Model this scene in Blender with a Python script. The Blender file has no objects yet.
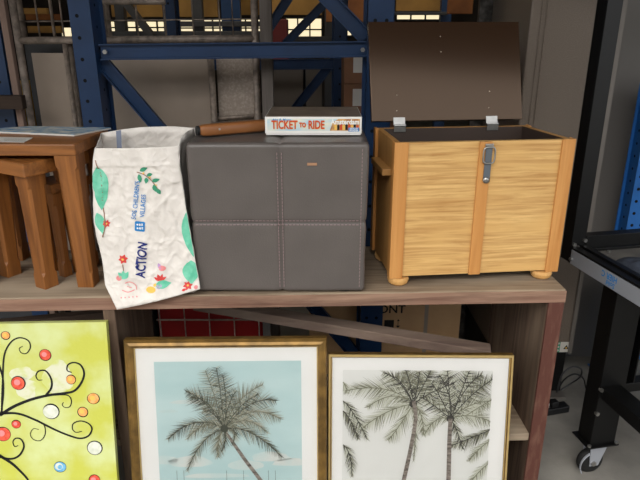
import bpy, bmesh, math, random
from mathutils import Vector, Matrix, noise
random.seed(7)
PI = math.pi
R = math.radians
scn = bpy.context.scene
COL = scn.collection

# ------------------------------------------------------------------ camera
CAM_Z, PITCH, FPX = 1.45, R(19.6), 600.0
cp, sp = math.cos(PITCH), math.sin(PITCH)
cam_d = bpy.data.cameras.new('camera')
cam = bpy.data.objects.new('camera', cam_d)
COL.objects.link(cam)
cam.location = (0, 0, CAM_Z)
cam.rotation_euler = (PI / 2 - PITCH, 0, 0)
cam_d.sensor_width = 36
cam_d.lens = FPX / 640 * 36
cam_d.clip_start = 0.05
scn.camera = cam


def sight(u, v):
    x = (u - 320) / FPX
    y = (v - 240) / FPX
    return Vector((x, cp - y * sp, -sp - y * cp))


def at(u, v, Y):
    """survey point at distance Y from the photographer"""
    d = sight(u, v)
    t = Y / d.y
    return Vector((d.x * t, Y, CAM_Z + d.z * t))


def atz(u, v, Z):
    d = sight(u, v)
    t = (Z - CAM_Z) / d.z
    return Vector((d.x * t, d.y * t, Z))


# ------------------------------------------------------------------ materials
def lin(c):
    return tuple(((x / 255) / 12.92 if x / 255 <= .04045 else (((x / 255) + .055) / 1.055) ** 2.4) for x in c) + (1,)


def new_mat(name):
    m = bpy.data.materials.new(name)
    m.use_nodes = True
    nt = m.node_tree
    b = nt.nodes['Principled BSDF']
    return m, nt, b


def N(nt, t, **kw):
    n = nt.nodes.new(t)
    for k, v in kw.items():
        if k in n.inputs:
            n.inputs[k].default_value = v
        else:
            setattr(n, k, v)
    return n


def plain(name, c, rough=.5, metal=0.0, var=0.12, scale=12, bump=0.0, bscale=60, c2=None, spec=.5, stretch=(1, 1, 1), detail=4, lo=.35, hi=.65):
    """colour with a soft noise variation towards c2, optional bump"""
    m, nt, b = new_mat(name)
    c = lin(c)
    c2 = lin(c2) if c2 else tuple(x * (1 - var) for x in c[:3]) + (1,)
    tc = N(nt, 'ShaderNodeTexCoord')
    mp = N(nt, 'ShaderNodeMapping')
    mp.inputs['Scale'].default_value = stretch
    nt.links.new(tc.outputs['Object'], mp.inputs['Vector'])
    no = N(nt, 'ShaderNodeTexNoise', Scale=scale, Detail=detail)
    nt.links.new(mp.outputs[0], no.inputs['Vector'])
    rp = N(nt, 'ShaderNodeValToRGB')
    rp.color_ramp.elements[0].position = lo
    rp.color_ramp.elements[1].position = hi
    rp.color_ramp.elements[0].color = c
    rp.color_ramp.elements[1].color = c2
    nt.links.new(no.outputs['Fac'], rp.inputs['Fac'])
    nt.links.new(rp.outputs[0], b.inputs['Base Color'])
    b.inputs['Roughness'].default_value = rough
    b.inputs['Metallic'].default_value = metal
    b.inputs['Specular IOR Level'].default_value = spec
    if bump:
        n2 = N(nt, 'ShaderNodeTexNoise', Scale=bscale, Detail=3)
        nt.links.new(mp.outputs[0], n2.inputs['Vector'])
        bp = N(nt, 'ShaderNodeBump', Strength=bump, Distance=.004)
        nt.links.new(n2.outputs['Fac'], bp.inputs['Height'])
        nt.links.new(bp.outputs[0], b.inputs['Normal'])
    return m


def wood(name, c1, c2, c3=None, axis='x', scale=1.0, rough=.6, bump=.25, spec=.3, rings=True):
    """long grain along axis in object space: streaks c1..c2, blotches towards c3"""
    m, nt, b = new_mat(name)
    tc = N(nt, 'ShaderNodeTexCoord')
    mp = N(nt, 'ShaderNodeMapping')
    s = {'x': (1.5, 30, 30), 'y': (30, 1.5, 30), 'z': (30, 30, 1.5)}[axis]
    mp.inputs['Scale'].default_value = tuple(q * scale for q in s)
    nt.links.new(tc.outputs['Object'], mp.inputs['Vector'])
    n1 = N(nt, 'ShaderNodeTexNoise', Scale=1.6, Detail=6, Roughness=.65, Distortion=.6 if rings else .1)
    nt.links.new(mp.outputs[0], n1.inputs['Vector'])
    rp = N(nt, 'ShaderNodeValToRGB')
    rp.color_ramp.elements[0].position = .32
    rp.color_ramp.elements[1].position = .68
    rp.color_ramp.elements[0].color = lin(c1)
    rp.color_ramp.elements[1].color = lin(c2)
    nt.links.new(n1.outputs['Fac'], rp.inputs['Fac'])
    mp2 = N(nt, 'ShaderNodeMapping')
    mp2.inputs['Scale'].default_value = tuple(max(2, q * .22) * scale for q in s)
    nt.links.new(tc.outputs['Object'], mp2.inputs['Vector'])
    n2 = N(nt, 'ShaderNodeTexNoise', Scale=1.3, Detail=3)
    nt.links.new(mp2.outputs[0], n2.inputs['Vector'])
    r2 = N(nt, 'ShaderNodeValToRGB')
    r2.color_ramp.elements[0].position = .45
    r2.color_ramp.elements[1].position = .75
    nt.links.new(n2.outputs['Fac'], r2.inputs['Fac'])
    mx = N(nt, 'ShaderNodeMix', data_type='RGBA')
    nt.links.new(r2.outputs[0], mx.inputs['Factor'])
    nt.links.new(rp.outputs[0], mx.inputs[6])
    mx.inputs[7].default_value = lin(c3) if c3 else lin(c1)
    nt.links.new(mx.outputs[2], b.inputs['Base Color'])
    b.inputs['Roughness'].default_value = rough
    b.inputs['Specular IOR Level'].default_value = spec
    bp = N(nt, 'ShaderNodeBump', Strength=bump, Distance=.002)
    nt.links.new(n1.outputs['Fac'], bp.inputs['Height'])
    nt.links.new(bp.outputs[0], b.inputs['Normal'])
    return m


def speckle(name, c, c2, rough=.45, scale=260, amount=.62, metal=0.0):
    m, nt, b = new_mat(name)
    tc = N(nt, 'ShaderNodeTexCoord')
    no = N(nt, 'ShaderNodeTexNoise', Scale=scale, Detail=2)
    nt.links.new(tc.outputs['Object'], no.inputs['Vector'])
    rp = N(nt, 'ShaderNodeValToRGB')
    rp.color_ramp.elements[0].position = amount - .12
    rp.color_ramp.elements[1].position = amount + .12
    rp.color_ramp.elements[0].color = lin(c)
    rp.color_ramp.elements[1].color = lin(c2)
    nt.links.new(no.outputs['Fac'], rp.inputs['Fac'])
    nt.links.new(rp.outputs[0], b.inputs['Base Color'])
    b.inputs['Roughness'].default_value = rough
    b.inputs['Metallic'].default_value = metal
    bp = N(nt, 'ShaderNodeBump', Strength=.12, Distance=.001)
    nt.links.new(no.outputs['Fac'], bp.inputs['Height'])
    nt.links.new(bp.outputs[0], b.inputs['Normal'])
    return m


def flat(name, c, rough=.6, metal=0.0, spec=.3):
    return plain(name, c, rough, metal, var=.05, spec=spec)


def emit(name, c, s):
    m, nt, b = new_mat(name)
    b.inputs['Base Color'].default_value = lin(c)
    b.inputs['Emission Color'].default_value = lin(c)
    b.inputs['Emission Strength'].default_value = s
    return m


def glass(name):
    m, nt, b = new_mat(name)
    nt.nodes.remove(b)
    out = nt.nodes['Material Output']
    tr = N(nt, 'ShaderNodeBsdfTransparent')
    gl = N(nt, 'ShaderNodeBsdfGlossy', Roughness=.04)
    fr = N(nt, 'ShaderNodeFresnel', IOR=1.45)
    mx = N(nt, 'ShaderNodeMixShader')
    nt.links.new(fr.outputs[0], mx.inputs[0])
    nt.links.new(tr.outputs[0], mx.inputs[1])
    nt.links.new(gl.outputs[0], mx.inputs[2])
    nt.links.new(mx.outputs[0], out.inputs[0])
    return m


M = {}
M['concrete'] = plain('concrete', (140, 136, 128), .85, c2=(112, 108, 102), scale=5, bump=.2, bscale=80, detail=8)
M['ceil'] = plain('dark_ceiling', (70, 64, 58), .9)
M['wall'] = plain('dark_wall', (74, 66, 58), .9, c2=(52, 46, 42), scale=2)
M['window'] = emit('daylight_window', (255, 238, 196), 1.0)
M['bench_top'] = wood('weathered_board', (156, 138, 116), (104, 88, 72), (168, 152, 131), 'x', 1.0, .85, .5, .15)
M['bench_edge'] = wood('weathered_edge', (158, 128, 108), (96, 71, 60), (134, 98, 82), 'x', 1.0, .85, .5, .15)
M['bench_panel'] = wood('weathered_panel', (112, 92, 76), (72, 57, 48), (128, 110, 92), 'z', .8, .8, .4, .2)
M['bench_red'] = plain('worn_red_brown_paint', (84, 46, 35), .75, c2=(108, 74, 60), scale=60, bump=.5, bscale=120, stretch=(1, 1, .25), lo=.5, hi=.75)
M['brace'] = wood('grey_plank', (116, 98, 86), (90, 74, 66), (126, 110, 98), 'x', .9, .85, .5, .15)
M['leather'] = plain('grey_leather', (93, 86, 82), .36, var=.14, scale=9, bump=.22, bscale=260, spec=.5)
M['thread'] = flat('pale_thread', (142, 122, 120), .8)
M['black_plastic'] = flat('black_plastic', (24, 24, 25), .5)
M['tag'] = flat('tan_tag', (168, 128, 98), .6)
M['table'] = wood('brown_table_wood', (160, 102, 50), (104, 62, 28), (144, 92, 46), 'x', .8, .42, .12, .4)
M['table_leg'] = wood('brown_leg_wood', (158, 100, 48), (102, 60, 27), (140, 88, 42), 'z', .8, .42, .12, .4)
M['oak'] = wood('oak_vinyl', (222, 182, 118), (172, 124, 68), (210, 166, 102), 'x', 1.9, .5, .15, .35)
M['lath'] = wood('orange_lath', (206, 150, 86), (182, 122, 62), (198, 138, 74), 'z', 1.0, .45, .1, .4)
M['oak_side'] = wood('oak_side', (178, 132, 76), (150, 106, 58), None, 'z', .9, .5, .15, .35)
M['foot_wood'] = wood('pale_bun_wood', (216, 168, 104), (196, 146, 84), None, 'x', 1.0, .45, .05, .4)
M['brown_vinyl'] = plain('dark_brown_laminate', (50, 34, 23), .15, var=.1, scale=3, spec=.5)
M['brown_vinyl'].node_tree.nodes['Principled BSDF'].inputs['Specular Tint'].default_value = (1, .74, .55, 1)
M['brown_inside'] = plain('dark_brown_inside', (58, 44, 36), .6, var=.15, scale=6)
M['steel'] = plain('bright_steel', (176, 174, 170), .34, .9, var=.25, scale=30)
M['grey_strap'] = flat('grey_strap', (92, 98, 104), .5)
M['screw'] = flat('pale_screw', (190, 180, 165), .4)
M['gold'] = plain('gold_frame', (138, 106, 54), .38, .5, c2=(100, 76, 38), scale=25, stretch=(1, 1, 1))
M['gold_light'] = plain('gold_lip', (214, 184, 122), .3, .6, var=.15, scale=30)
M['mat'] = plain('white_mount', (228, 227, 224), .8, var=.02)
M['glass'] = glass('picture_glass')
M['sky_print'] = plain('pale_blue_print', (172, 198, 198), .6, c2=(188, 208, 207), scale=3, stretch=(1, 3, 3))
M['cloud_print'] = plain('print_cloud', (205, 208, 203), .6, c2=(186, 205, 203), scale=14)
M['grey_print'] = plain('pale_grey_print', (217, 217, 213), .6, var=.03, scale=3)
M['palm_d'] = flat('palm_dark', (72, 75, 64), .6)
M['palm_m'] = flat('palm_mid', (116, 117, 100), .6)
M['palm_l'] = flat('palm_light', (168, 167, 150), .6)
M['palm_t'] = plain('palm_trunk', (84, 74, 68), .6, c2=(150, 140, 130), scale=60, stretch=(1, 1, 3))
M['palm_d2'] = flat('palm2_dark', (62, 60, 56), .6)
M['palm_m2'] = flat('palm2_mid', (122, 122, 104), .6)
M['palm_l2'] = flat('palm2_light', (190, 191, 176), .6)
M['canvas'] = plain('yellow_green_paint', (190, 192, 78), .55, c2=(202, 210, 146), scale=7, bump=.15, bscale=70, lo=.4, hi=.62)
M['canvas_pale'] = plain('pale_paint', (212, 212, 184), .55, c2=(198, 204, 120), scale=26, lo=.42, hi=.6)
M['paint_black'] = flat('paint_black', (26, 26, 26), .45)
M['paint_red'] = plain('paint_red', (204, 56, 40), .5, c2=(226, 96, 70), scale=80)
M['paint_orange'] = plain('paint_orange', (228, 142, 60), .5, c2=(240, 176, 110), scale=80)
M['paint_white'] = plain('paint_white', (226, 226, 212), .5, c2=(200, 204, 184), scale=60)
M['paint_blue'] = plain('paint_blue', (70, 146, 196), .5, c2=(130, 190, 220), scale=80)
M['bag'] = plain('white_bag', (228, 221, 213), .5, c2=(214, 207, 199), scale=18, bump=.12, bscale=40, spec=.4)
_nt = M['bag'].node_tree
_tc = N(_nt, 'ShaderNodeTexCoord')
_v1 = N(_nt, 'ShaderNodeTexVoronoi', Scale=22)
_v2 = N(_nt, 'ShaderNodeTexVoronoi', Scale=48)
_ds = N(_nt, 'ShaderNodeTexNoise', Scale=14, Detail=2)
_ad = N(_nt, 'ShaderNodeMix', data_type='RGBA')
_ad.inputs['Factor'].default_value = .08
_nt.links.new(_tc.outputs['Object'], _ds.inputs['Vector'])
_nt.links.new(_tc.outputs['Object'], _ad.inputs[6])
_nt.links.new(_ds.outputs['Color'], _ad.inputs[7])
_nt.links.new(_ad.outputs[2], _v1.inputs['Vector'])
_nt.links.new(_ad.outputs[2], _v2.inputs['Vector'])
_sm = N(_nt, 'ShaderNodeMath', operation='ADD')
_nt.links.new(_v1.outputs['Distance'], _sm.inputs[0])
_nt.links.new(_v2.outputs['Distance'], _sm.inputs[1])
_bp = N(_nt, 'ShaderNodeBump', Strength=.55, Distance=.006)
_nt.links.new(_sm.outputs[0], _bp.inputs['Height'])
_nt.links.new(_bp.outputs[0], _nt.nodes['Principled BSDF'].inputs['Normal'])
M['bag_in'] = plain('bag_lining', (214, 208, 200), .65, var=.06, scale=10)
M['ink_blue'] = flat('ink_blue', (40, 128, 196), .5)
M['ink_navy'] = flat('ink_navy', (30, 42, 112), .5)
M['ink_green'] = plain('ink_green', (92, 186, 152), .5, c2=(120, 200, 170), scale=50)
M['ink_dgreen'] = flat('ink_deep_green', (62, 146, 112), .5)
M['ink_red'] = flat('ink_red', (212, 70, 66), .5)
M['ink_yellow'] = flat('ink_yellow', (236, 190, 92), .5)
M['ink_lilac'] = flat('ink_lilac', (188, 150, 196), .5)
M['ink_pink'] = flat('ink_pink', (226, 140, 140), .5)
M['ink_brown'] = flat('ink_brown', (146, 110, 90), .5)
M['white'] = flat('white_ink', (236, 236, 232), .5)
M['bluegrey'] = flat('blue_grey_webbing', (120, 128, 146), .7)
M['rack_blue'] = plain('rack_blue', (24, 53, 90), .42, var=.2, scale=10, spec=.4)
M['rack_blue_b'] = plain('rack_bright_blue', (34, 100, 172), .45, var=.15, scale=10, spec=.4)
M['hole'] = flat('dark_hole', (10, 10, 12), .9)
M['galv'] = plain('galvanised_steel', (160, 144, 130), .5, .2, c2=(116, 104, 94), scale=40, bump=.1, bscale=90)
M['sheet'] = plain('grey_sheet', (164, 147, 131), .5, c2=(148, 133, 119), scale=4, bump=.06, bscale=90)
M['sheet2'] = speckle('speckled_sheet', (154, 139, 126), (176, 160, 146), .5, 120, .55)
M['greypost'] = wood('grey_timber', (116, 108, 102), (88, 80, 74), (70, 62, 56), 'z', .9, .8, .4)
M['cab'] = speckle('hammered_grey', (100, 89, 79), (136, 123, 111), .3, 420, .56, .1)
M['cab_edge'] = plain('cabinet_edge', (116, 110, 104), .4, .2)
M['bluegrey_panel'] = plain('blue_grey_panel', (86, 94, 102), .4, c2=(98, 94, 90), scale=3, stretch=(1.5, 1, .3))
M['black_steel'] = plain('black_steel', (11, 11, 11), .42, var=.2, scale=20, spec=.3)
M['trim_grey'] = plain('silver_trim', (164, 167, 174), .4, .3, var=.08, scale=6)
M['tray'] = plain('dusty_tray', (98, 94, 88), .7, c2=(74, 72, 70), scale=14, detail=7)
M['cloth'] = plain('dark_blue_cloth', (54, 60, 72), .7, var=.3, scale=20, bump=.3, bscale=60)
M['rubber'] = flat('black_rubber', (28, 28, 28), .7)
M['card'] = plain('cardboard', (196, 158, 116), .85, c2=(180, 142, 102), scale=6)
M['card_d'] = plain('brown_cardboard', (132, 92, 66), .85, c2=(116, 80, 58), scale=6)
M['tape'] = flat('grey_tape', (150, 138, 126), .5)
M['paper'] = flat('paper_label', (205, 200, 192), .7)
M['ink_black'] = flat('ink_black', (30, 28, 26), .7)
M['red_plastic'] = plain('red_plastic', (140, 20, 20), .45, var=.2, scale=8)
M['dark_red'] = plain('dark_red_paint', (92, 16, 14), .6, var=.2)
M['tan'] = plain('tan_board', (176, 134, 70), .8, c2=(150, 112, 58), scale=5)
M['brownboard'] = plain('brown_board', (140, 86, 40), .8, c2=(110, 64, 30), scale=5)
M['yellow'] = plain('yellow_paint', (206, 164, 40), .6, var=.2)
M['darkgrey'] = plain('dark_grey_metal', (56, 56, 58), .5, var=.2)
M['lockergrey'] = plain('locker_grey', (124, 110, 96), .5, var=.1, scale=3)
M['pinkwood'] = wood('pale_pink_timber', (132, 110, 98), (108, 88, 78), None, 'z', 1, .8, .3)
M['mag'] = plain('glossy_cover', (92, 142, 180), .25, c2=(206, 208, 196), scale=30, stretch=(1, 2.2, 1), detail=5, spec=.6)
M['box_white'] = flat('box_white', (232, 230, 224), .4)
M['box_sky'] = plain('box_sky', (168, 204, 222), .4, c2=(232, 226, 200), scale=22, stretch=(.8, 1, 2))
M['box_top'] = plain('box_lid_art', (126, 110, 92), .35, c2=(92, 82, 70), scale=26)
M['box_red'] = flat('box_red_letter', (206, 74, 40), .4)
M['box_town'] = plain('box_town', (150, 92, 60), .4, c2=(224, 178, 110), scale=60)
M['dark_timber'] = wood('dark_timber', (62, 48, 38), (44, 34, 28), None, 'x', 1, .8, .3)
M['handle_wood'] = wood('tan_handle_wood', (150, 96, 52), (118, 72, 38), None, 'x', 1, .45, .1, .4)


# ------------------------------------------------------------------ mesh helper
ROOTM = {}


class MB:
    def __init__(s):
        s.v = []
        s.f = []
        s.m = []

    def add(s, vs, fs, m=0):
        n = len(s.v)
        s.v += [Vector(p) for p in vs]
        for f in fs:
            s.f.append([n + i for i in f])
            s.m.append(m)
        return s

    def hexa(s, p, m=0):
        """p: four bottom corners, four top corners, same winding (ccw from above)"""
        return s.add(p, [(3, 2, 1, 0), (4, 5, 6, 7), (0, 1, 5, 4), (1, 2, 6, 5), (2, 3, 7, 6), (3, 0, 4, 7)], m)

    def box(s, x0, x1, y0, y1, z0, z1, m=0):
        return s.hexa([(x0, y0, z0), (x1, y0, z0), (x1, y1, z0), (x0, y1, z0),
                       (x0, y0, z1), (x1, y0, z1), (x1, y1, z1), (x0, y1, z1)], m)

    def beam(s, a, b, w, h, up=(0, 0, 1), m=0):
        a, b = Vector(a), Vector(b)
        d = (b - a).normalized()
        sd = d.cross(Vector(up)).normalized()
        upv = sd.cross(d)
        q = []
        for p in (a, b):
            q += [p - sd * w / 2 - upv * h / 2, p + sd * w / 2 - upv * h / 2, p + sd * w / 2 + upv * h / 2, p - sd * w / 2 + upv * h / 2]
        return s.add(q, [(0, 1, 2, 3), (7, 6, 5, 4), (4, 5, 1, 0), (5, 6, 2, 1), (6, 7, 3, 2), (7, 4, 0, 3)], m)

    def tube(s, path, r, n=8, m=0, closed=False):
        path = [Vector(p) for p in path]
        L = len(path)
        vs = []
        ref = None
        for i, p in enumerate(path):
            if closed:
                t = path[(i + 1) % L] - path[i - 1]
            else:
                t = path[min(i + 1, L - 1)] - path[max(i - 1, 0)]
            t = t.normalized()
            if ref is None:
                ref = Vector((0, 0, 1)) if abs(t.z) < .9 else Vector((1, 0, 0))
            a = t.cross(ref).normalized()
            b = a.cross(t).normalized()
            ref = b
            rr = r[i] if isinstance(r, (list, tuple)) else r
            for k in range(n):
                w = 2 * PI * k / n
                vs.append(p + a * (math.cos(w) * rr) + b * (math.sin(w) * rr))
        fs = []
        for i in range(L if closed else L - 1):
            j = (i + 1) % L
            for k in range(n):
                k2 = (k + 1) % n
                fs.append((i * n + k, i * n + k2, j * n + k2, j * n + k))
        if not closed:
            fs.append(tuple(range(n))[::-1])
            fs.append(tuple((L - 1) * n + k for k in range(n)))
        return s.add(vs, fs, m)

    def lathe(s, prof, n=20, c=(0, 0, 0), axis='z', m=0):
        vs = []
        for r, h in prof:
            for k in range(n):
                w = 2 * PI * k / n
                a, b = r * math.cos(w), r * math.sin(w)
                q = {'z': (a, b, h), 'x': (h, a, b), 'y': (a, h, b)}[axis]
                vs.append(Vector(c) + Vector(q))
        fs = []
        for i in range(len(prof) - 1):
            for k in range(n):
                k2 = (k + 1) % n
                fs.append((i * n + k, i * n + k2, (i + 1) * n + k2, (i + 1) * n + k))
        fs.append(tuple(range(n))[::-1])
        fs.append(tuple((len(prof) - 1) * n + k for k in range(n)))
        return s.add(vs, fs, m)

    def build(s, name, mats, parent=None, world=False, bevel=0, seg=2, smooth=False, fixn=True):
        bm = bmesh.new()
        inv = None
        if world and parent is not None:
            inv = ROOTM[parent.name].inverted()
        bv = [bm.verts.new(inv @ p if inv else p) for p in s.v]
        for f, m in zip(s.f, s.m):
            try:
                fc = bm.faces.new([bv[i] for i in f])
                fc.material_index = m
                fc.smooth = smooth
            except ValueError:
                pass
        if fixn:
            bmesh.ops.recalc_face_normals(bm, faces=bm.faces)
        if bevel:
            ed = [e for e in bm.edges if len(e.link_faces) == 2 and e.calc_face_angle(0) > .5]
            bmesh.ops.bevel(bm, geom=ed, offset=bevel, segments=seg, affect='EDGES', profile=.5)
        me = bpy.data.meshes.new(name)
        bm.to_mesh(me)
        bm.free()
        for q in (mats if isinstance(mats, (list, tuple)) else [mats]):
            me.materials.append(M[q])
        o = bpy.data.objects.new(name, me)
        COL.objects.link(o)
        if parent is not None:
            o.parent = parent
        return o


def thing(name, label, cat, loc=(0, 0, 0), rz=0, group=None, rx=0):
    o = bpy.data.objects.new(name, None)
    COL.objects.link(o)
    o.empty_display_size = .05
    o.location = loc
    o.rotation_euler = (rx, 0, rz)
    o['label'] = label
    o['category'] = cat
    if group:
        o['group'] = group
    ROOTM[o.name] = Matrix.Translation(loc) @ Matrix.Rotation(rz, 4, 'Z') @ Matrix.Rotation(rx, 4, 'X')
    return o


def tag(o, label, cat, group=None):
    o['label'] = label
    o['category'] = cat
    if group:
        o['group'] = group
    return o


def struct(o):
    o['kind'] = 'structure'
    return o


def text2d(body, size, shear=0.0, bold=0.0, squash=1.0):
    """flat lettering: list of 2-D points centred on 0 and faces"""
    cu = bpy.data.curves.new('lettering', 'FONT')
    cu.body = body
    cu.size = size
    cu.shear = shear
    cu.offset = bold
    cu.resolution_u = 3
    cu.align_x = 'CENTER'
    cu.align_y = 'CENTER'
    ob = bpy.data.objects.new('lettering', cu)
    COL.objects.link(ob)
    dg = bpy.context.evaluated_depsgraph_get()
    me = bpy.data.meshes.new_from_object(ob.evaluated_get(dg))
    pts = [(v.co.x * squash, v.co.y) for v in me.vertices]
    fs = [tuple(p.vertices) for p in me.polygons]
    bpy.data.objects.remove(ob)
    bpy.data.curves.remove(cu)
    bpy.data.meshes.remove(me)
    return pts, fs


def disc2d(r, n=16, rx=1.0, ry=1.0, rot=0.0):
    c, s_ = math.cos(rot), math.sin(rot)
    pts = []
    for k in range(n):
        w = 2 * PI * k / n
        x, y = r * rx * math.cos(w), r * ry * math.sin(w)
        pts.append((x * c - y * s_, x * s_ + y * c))
    return pts, [tuple(range(n))]


def strip2d(path, w):
    """tapered ribbon along a 2-D path; w is a list or a number"""
    P = [Vector(p) for p in path]
    L = len(P)
    pts = []
    for i in range(L):
        t = (P[min(i + 1, L - 1)] - P[max(i - 1, 0)]).normalized()
        n_ = Vector((-t.y, t.x))
        ww = w[i] if isinstance(w, (list, tuple)) else w
        pts += [tuple(P[i] + n_ * ww / 2), tuple(P[i] - n_ * ww / 2)]
    return pts, [(2 * i, 2 * i + 1, 2 * i + 3, 2 * i + 2) for i in range(L - 1)]


def spline(pts, k=6):
    """Catmull-Rom through points"""
    P = [Vector(p) for p in pts]
    P = [P[0] * 2 - P[1]] + P + [P[-1] * 2 - P[-2]]
    out = []
    for i in range(1, len(P) - 2):
        for j in range(k):
            t = j / k
            a, b, c, d = P[i - 1], P[i], P[i + 1], P[i + 2]
            out.append(.5 * ((2 * b) + (c - a) * t + (2 * a - 5 * b + 4 * c - d) * t * t + (3 * b - a - 3 * c + d) * t ** 3))
    out.append(P[-2])
    return out


# ------------------------------------------------------------------ the building
struct(MB().box(-14, 14, -14, 11, -.1, 0).build('floor', 'concrete'))
struct(MB().box(-7, 7, -.30, 11, 2.95, 3.15).build('ceiling', 'ceil'))
struct(MB().box(-14, 14, -12.5, -12, 0, 5.6).build('wall_opposite', 'concrete'))  # unseen wall behind the camera, added to block low sky light
struct(MB().box(-7.2, -7, -.30, 11, 0, 2.95).build('wall_left', 'wall'))
struct(MB().box(7, 7.2, -.30, 11, 0, 2.95).build('wall_right', 'wall'))
struct(MB().box(-7, 7, 10.8, 11, 0, 2.95).build('wall_back', 'wall'))


def far_window(n, u0, u1, v0, v1, cols, rows):
    a, b = at(u0, v1, 10.74), at(u1, v0, 10.74)
    fr = MB()
    for i in range(cols + 1):
        x = a.x + (b.x - a.x) * i / cols
        fr.box(x - .012, x + .012, 10.70, 10.795, a.z, b.z)
    for i in range(rows + 1):
        z = a.z + (b.z - a.z) * i / rows
        fr.box(a.x - .012, b.x + .012, 10.70, 10.795, z - .012, z + .012)
    o = struct(fr.build('window_%d' % n, 'darkgrey'))
    p = MB().box(a.x, b.x, 10.745, 10.755, a.z, b.z).build('pane', 'window', o)
    return o


far_window(1, 96, 178, 21, 34, 4, 2)
far_window(2, 181, 262, 19, 37, 5, 2)
far_window(3, 286, 322, 18, 41, 3, 2)
far_window(4, 340, 352, 26, 36, 1, 1)
far_window(5, 396, 440, 12, 20, 3, 1)
far_window(6, 62, 74, 27, 37, 1, 1)

# ------------------------------------------------------------------ wooden shelf bench
bench = thing('shelf_bench', 'weathered wooden shelf bench holding the ottoman, the chest and the bag', 'shelf', (0, 1.458, 0), R(2.1))
MB().box(-1.35, .667, 0, .36, .742, .78).build('top_board', 'bench_top', bench, bevel=.004)
MB().box(-1.35, .667, -.004, -.0005, .743, .777).build('edge_face', 'bench_edge', bench, bevel=.001)
ep = MB().box(.622, .662, .006, .44, 0, .742).build('end_panel', 'bench_panel', bench, bevel=.003)
MB().box(.622, .665, -.004, .0055, 0, .742).build('painted_edge', 'bench_red', bench, bevel=.002)
MB().box(-.578, -.546, .0, .36, 0, .742).build('divider', 'bench_panel', bench, bevel=.003)
MB().box(-.546, .622, .003, .34, .287, .312).build('lower_shelf', 'bench_top', bench, bevel=.003)
MB().box(-1.3, -.578, .02, .34, .287, .31).build('lower_shelf', 'bench_top', bench, bevel=.003)
iv = ROOTM[bench.name].inverted()


def slat(p0, p1, w, h):
    a, b = iv @ at(*p0), iv @ at(*p1)
    mb = MB()
    mb.beam(a, b, w, h)
    return mb


b_ = MB()
pa, pb = iv @ at(205, 306, 1.72), iv @ at(490, 353, 1.50)
slat((196, 303, 1.70), (490, 352, 1.52), .05, .03).build('brace', 'brace', bench, bevel=.003)
slat((-60, 330, 1.52), (104, 314, 1.60), .03, .022).build('brace', 'brace', bench, bevel=.002)

# ------------------------------------------------------------------ ottoman
OX, OY = .446, .35
otto = thing('ottoman', 'dark grey leather storage cube with stitched cross seams beside the bag', 'ottoman', (-.1045, 1.4555, .7805), 0)


def softbox(x0, x1, y0, y1, z0, z1, r, n, disp, mb, m=0, flare=0.0):
    n0 = len(mb.v)
    cx, cy, cz = (x0 + x1) / 2, (y0 + y1) / 2, (z0 + z1) / 2
    hx, hy, hz = (x1 - x0) / 2, (y1 - y0) / 2, (z1 - z0) / 2
    for ax, sg in ((0, 1), (0, -1), (1, 1), (1, -1), (2, 1), (2, -1)):
        vs, fs = [], []
        for i in range(n + 1):
            for j in range(n + 1):
                a, b = 2 * i / n - 1, 2 * j / n - 1
                # denser towards the rims
                a = math.copysign(1 - (1 - abs(a)) ** 1.25, a)
                b = math.copysign(1 - (1 - abs(b)) ** 1.25, b)
                p = [0, 0, 0]
                p[ax] = sg
                p[(ax + 1) % 3] = a
                p[(ax + 2) % 3] = b
                q = Vector((p[0] * hx, p[1] * hy, p[2] * hz))
                c = Vector((max(-hx + r, min(hx - r, q.x)), max(-hy + r, min(hy - r, q.y)), max(-hz + r, min(hz - r, q.z))))
                d = q - c
                nr = d.normalized() if d.length > 1e-9 else Vector([sg if k == ax else 0 for k in range(3)])
                w = c + nr * r
                w += nr * disp(w.x, w.y, w.z)
                vs.append(w + Vector((cx, cy, cz)))
        for i in range(n):
            for j in range(n):
                k = i * (n + 1) + j
                f = (k, k + n + 1, k + n + 2, k + 1)
                fs.append(f if sg > 0 else f[::-1])
        mb.add(vs, fs, m)
    for q in mb.v[n0:]:
        q.x *= 1 + flare * (q.z - z0) / (z1 - z0)
    return mb


SX, SZ = .004, -.006      # where the seams cross, from the middle of the front


def seam(x, y, z):
    g = lambda d, w: math.exp(-(d / w) ** 2)
    e = -.0035 * max(g(x - SX, .0028), g(z - SZ, .0028))
    e -= .0020 * max(g(x - SX, .012), g(z - SZ, .012))
    e += .0016 * noise.noise(Vector((x * 5, y * 5 + 4, z * 5)))
    return e + .0012 * noise.noise(Vector((x * 14, y * 14, z * 14)))


softbox(-OX / 2, OX / 2, 0, OY, .005, .402, .012, 96, seam, MB(), flare=.012).build('body', 'leather', otto, smooth=True, fixn=False)
st = MB()
for sgn in (-1, 1):
    z = .02
    while z < .375:
        st.box(SX + sgn * .0055 - .0009, SX + sgn * .0055 + .0009, -.0012, .006, z, z + .0062)
        z += .0095
    x = -.212
    while x < .206:
        st.box(x, x + .0062, -.0012, .006, .2035 + SZ + sgn * .0055 - .0009, .2035 + SZ + sgn * .0055 + .0009)
        x += .0095
z = .02
while z < .385:
    st.box(.2075, .2093, -.0012, .006, z, z + .0062)
    z += .0095
st.build('stitching', 'thread', otto)
MB().box(.073, .097, -.0035, .001, .347, .353).build('tag', 'tag', otto)
for fx in (-.17, .17):
    for fy in (.04, OY - .04):
        MB().lathe([(.026, 0), (.028, .002), (.028, .006)], 18, (fx, fy, 0)).build('foot', 'black_plastic', otto)

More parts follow.
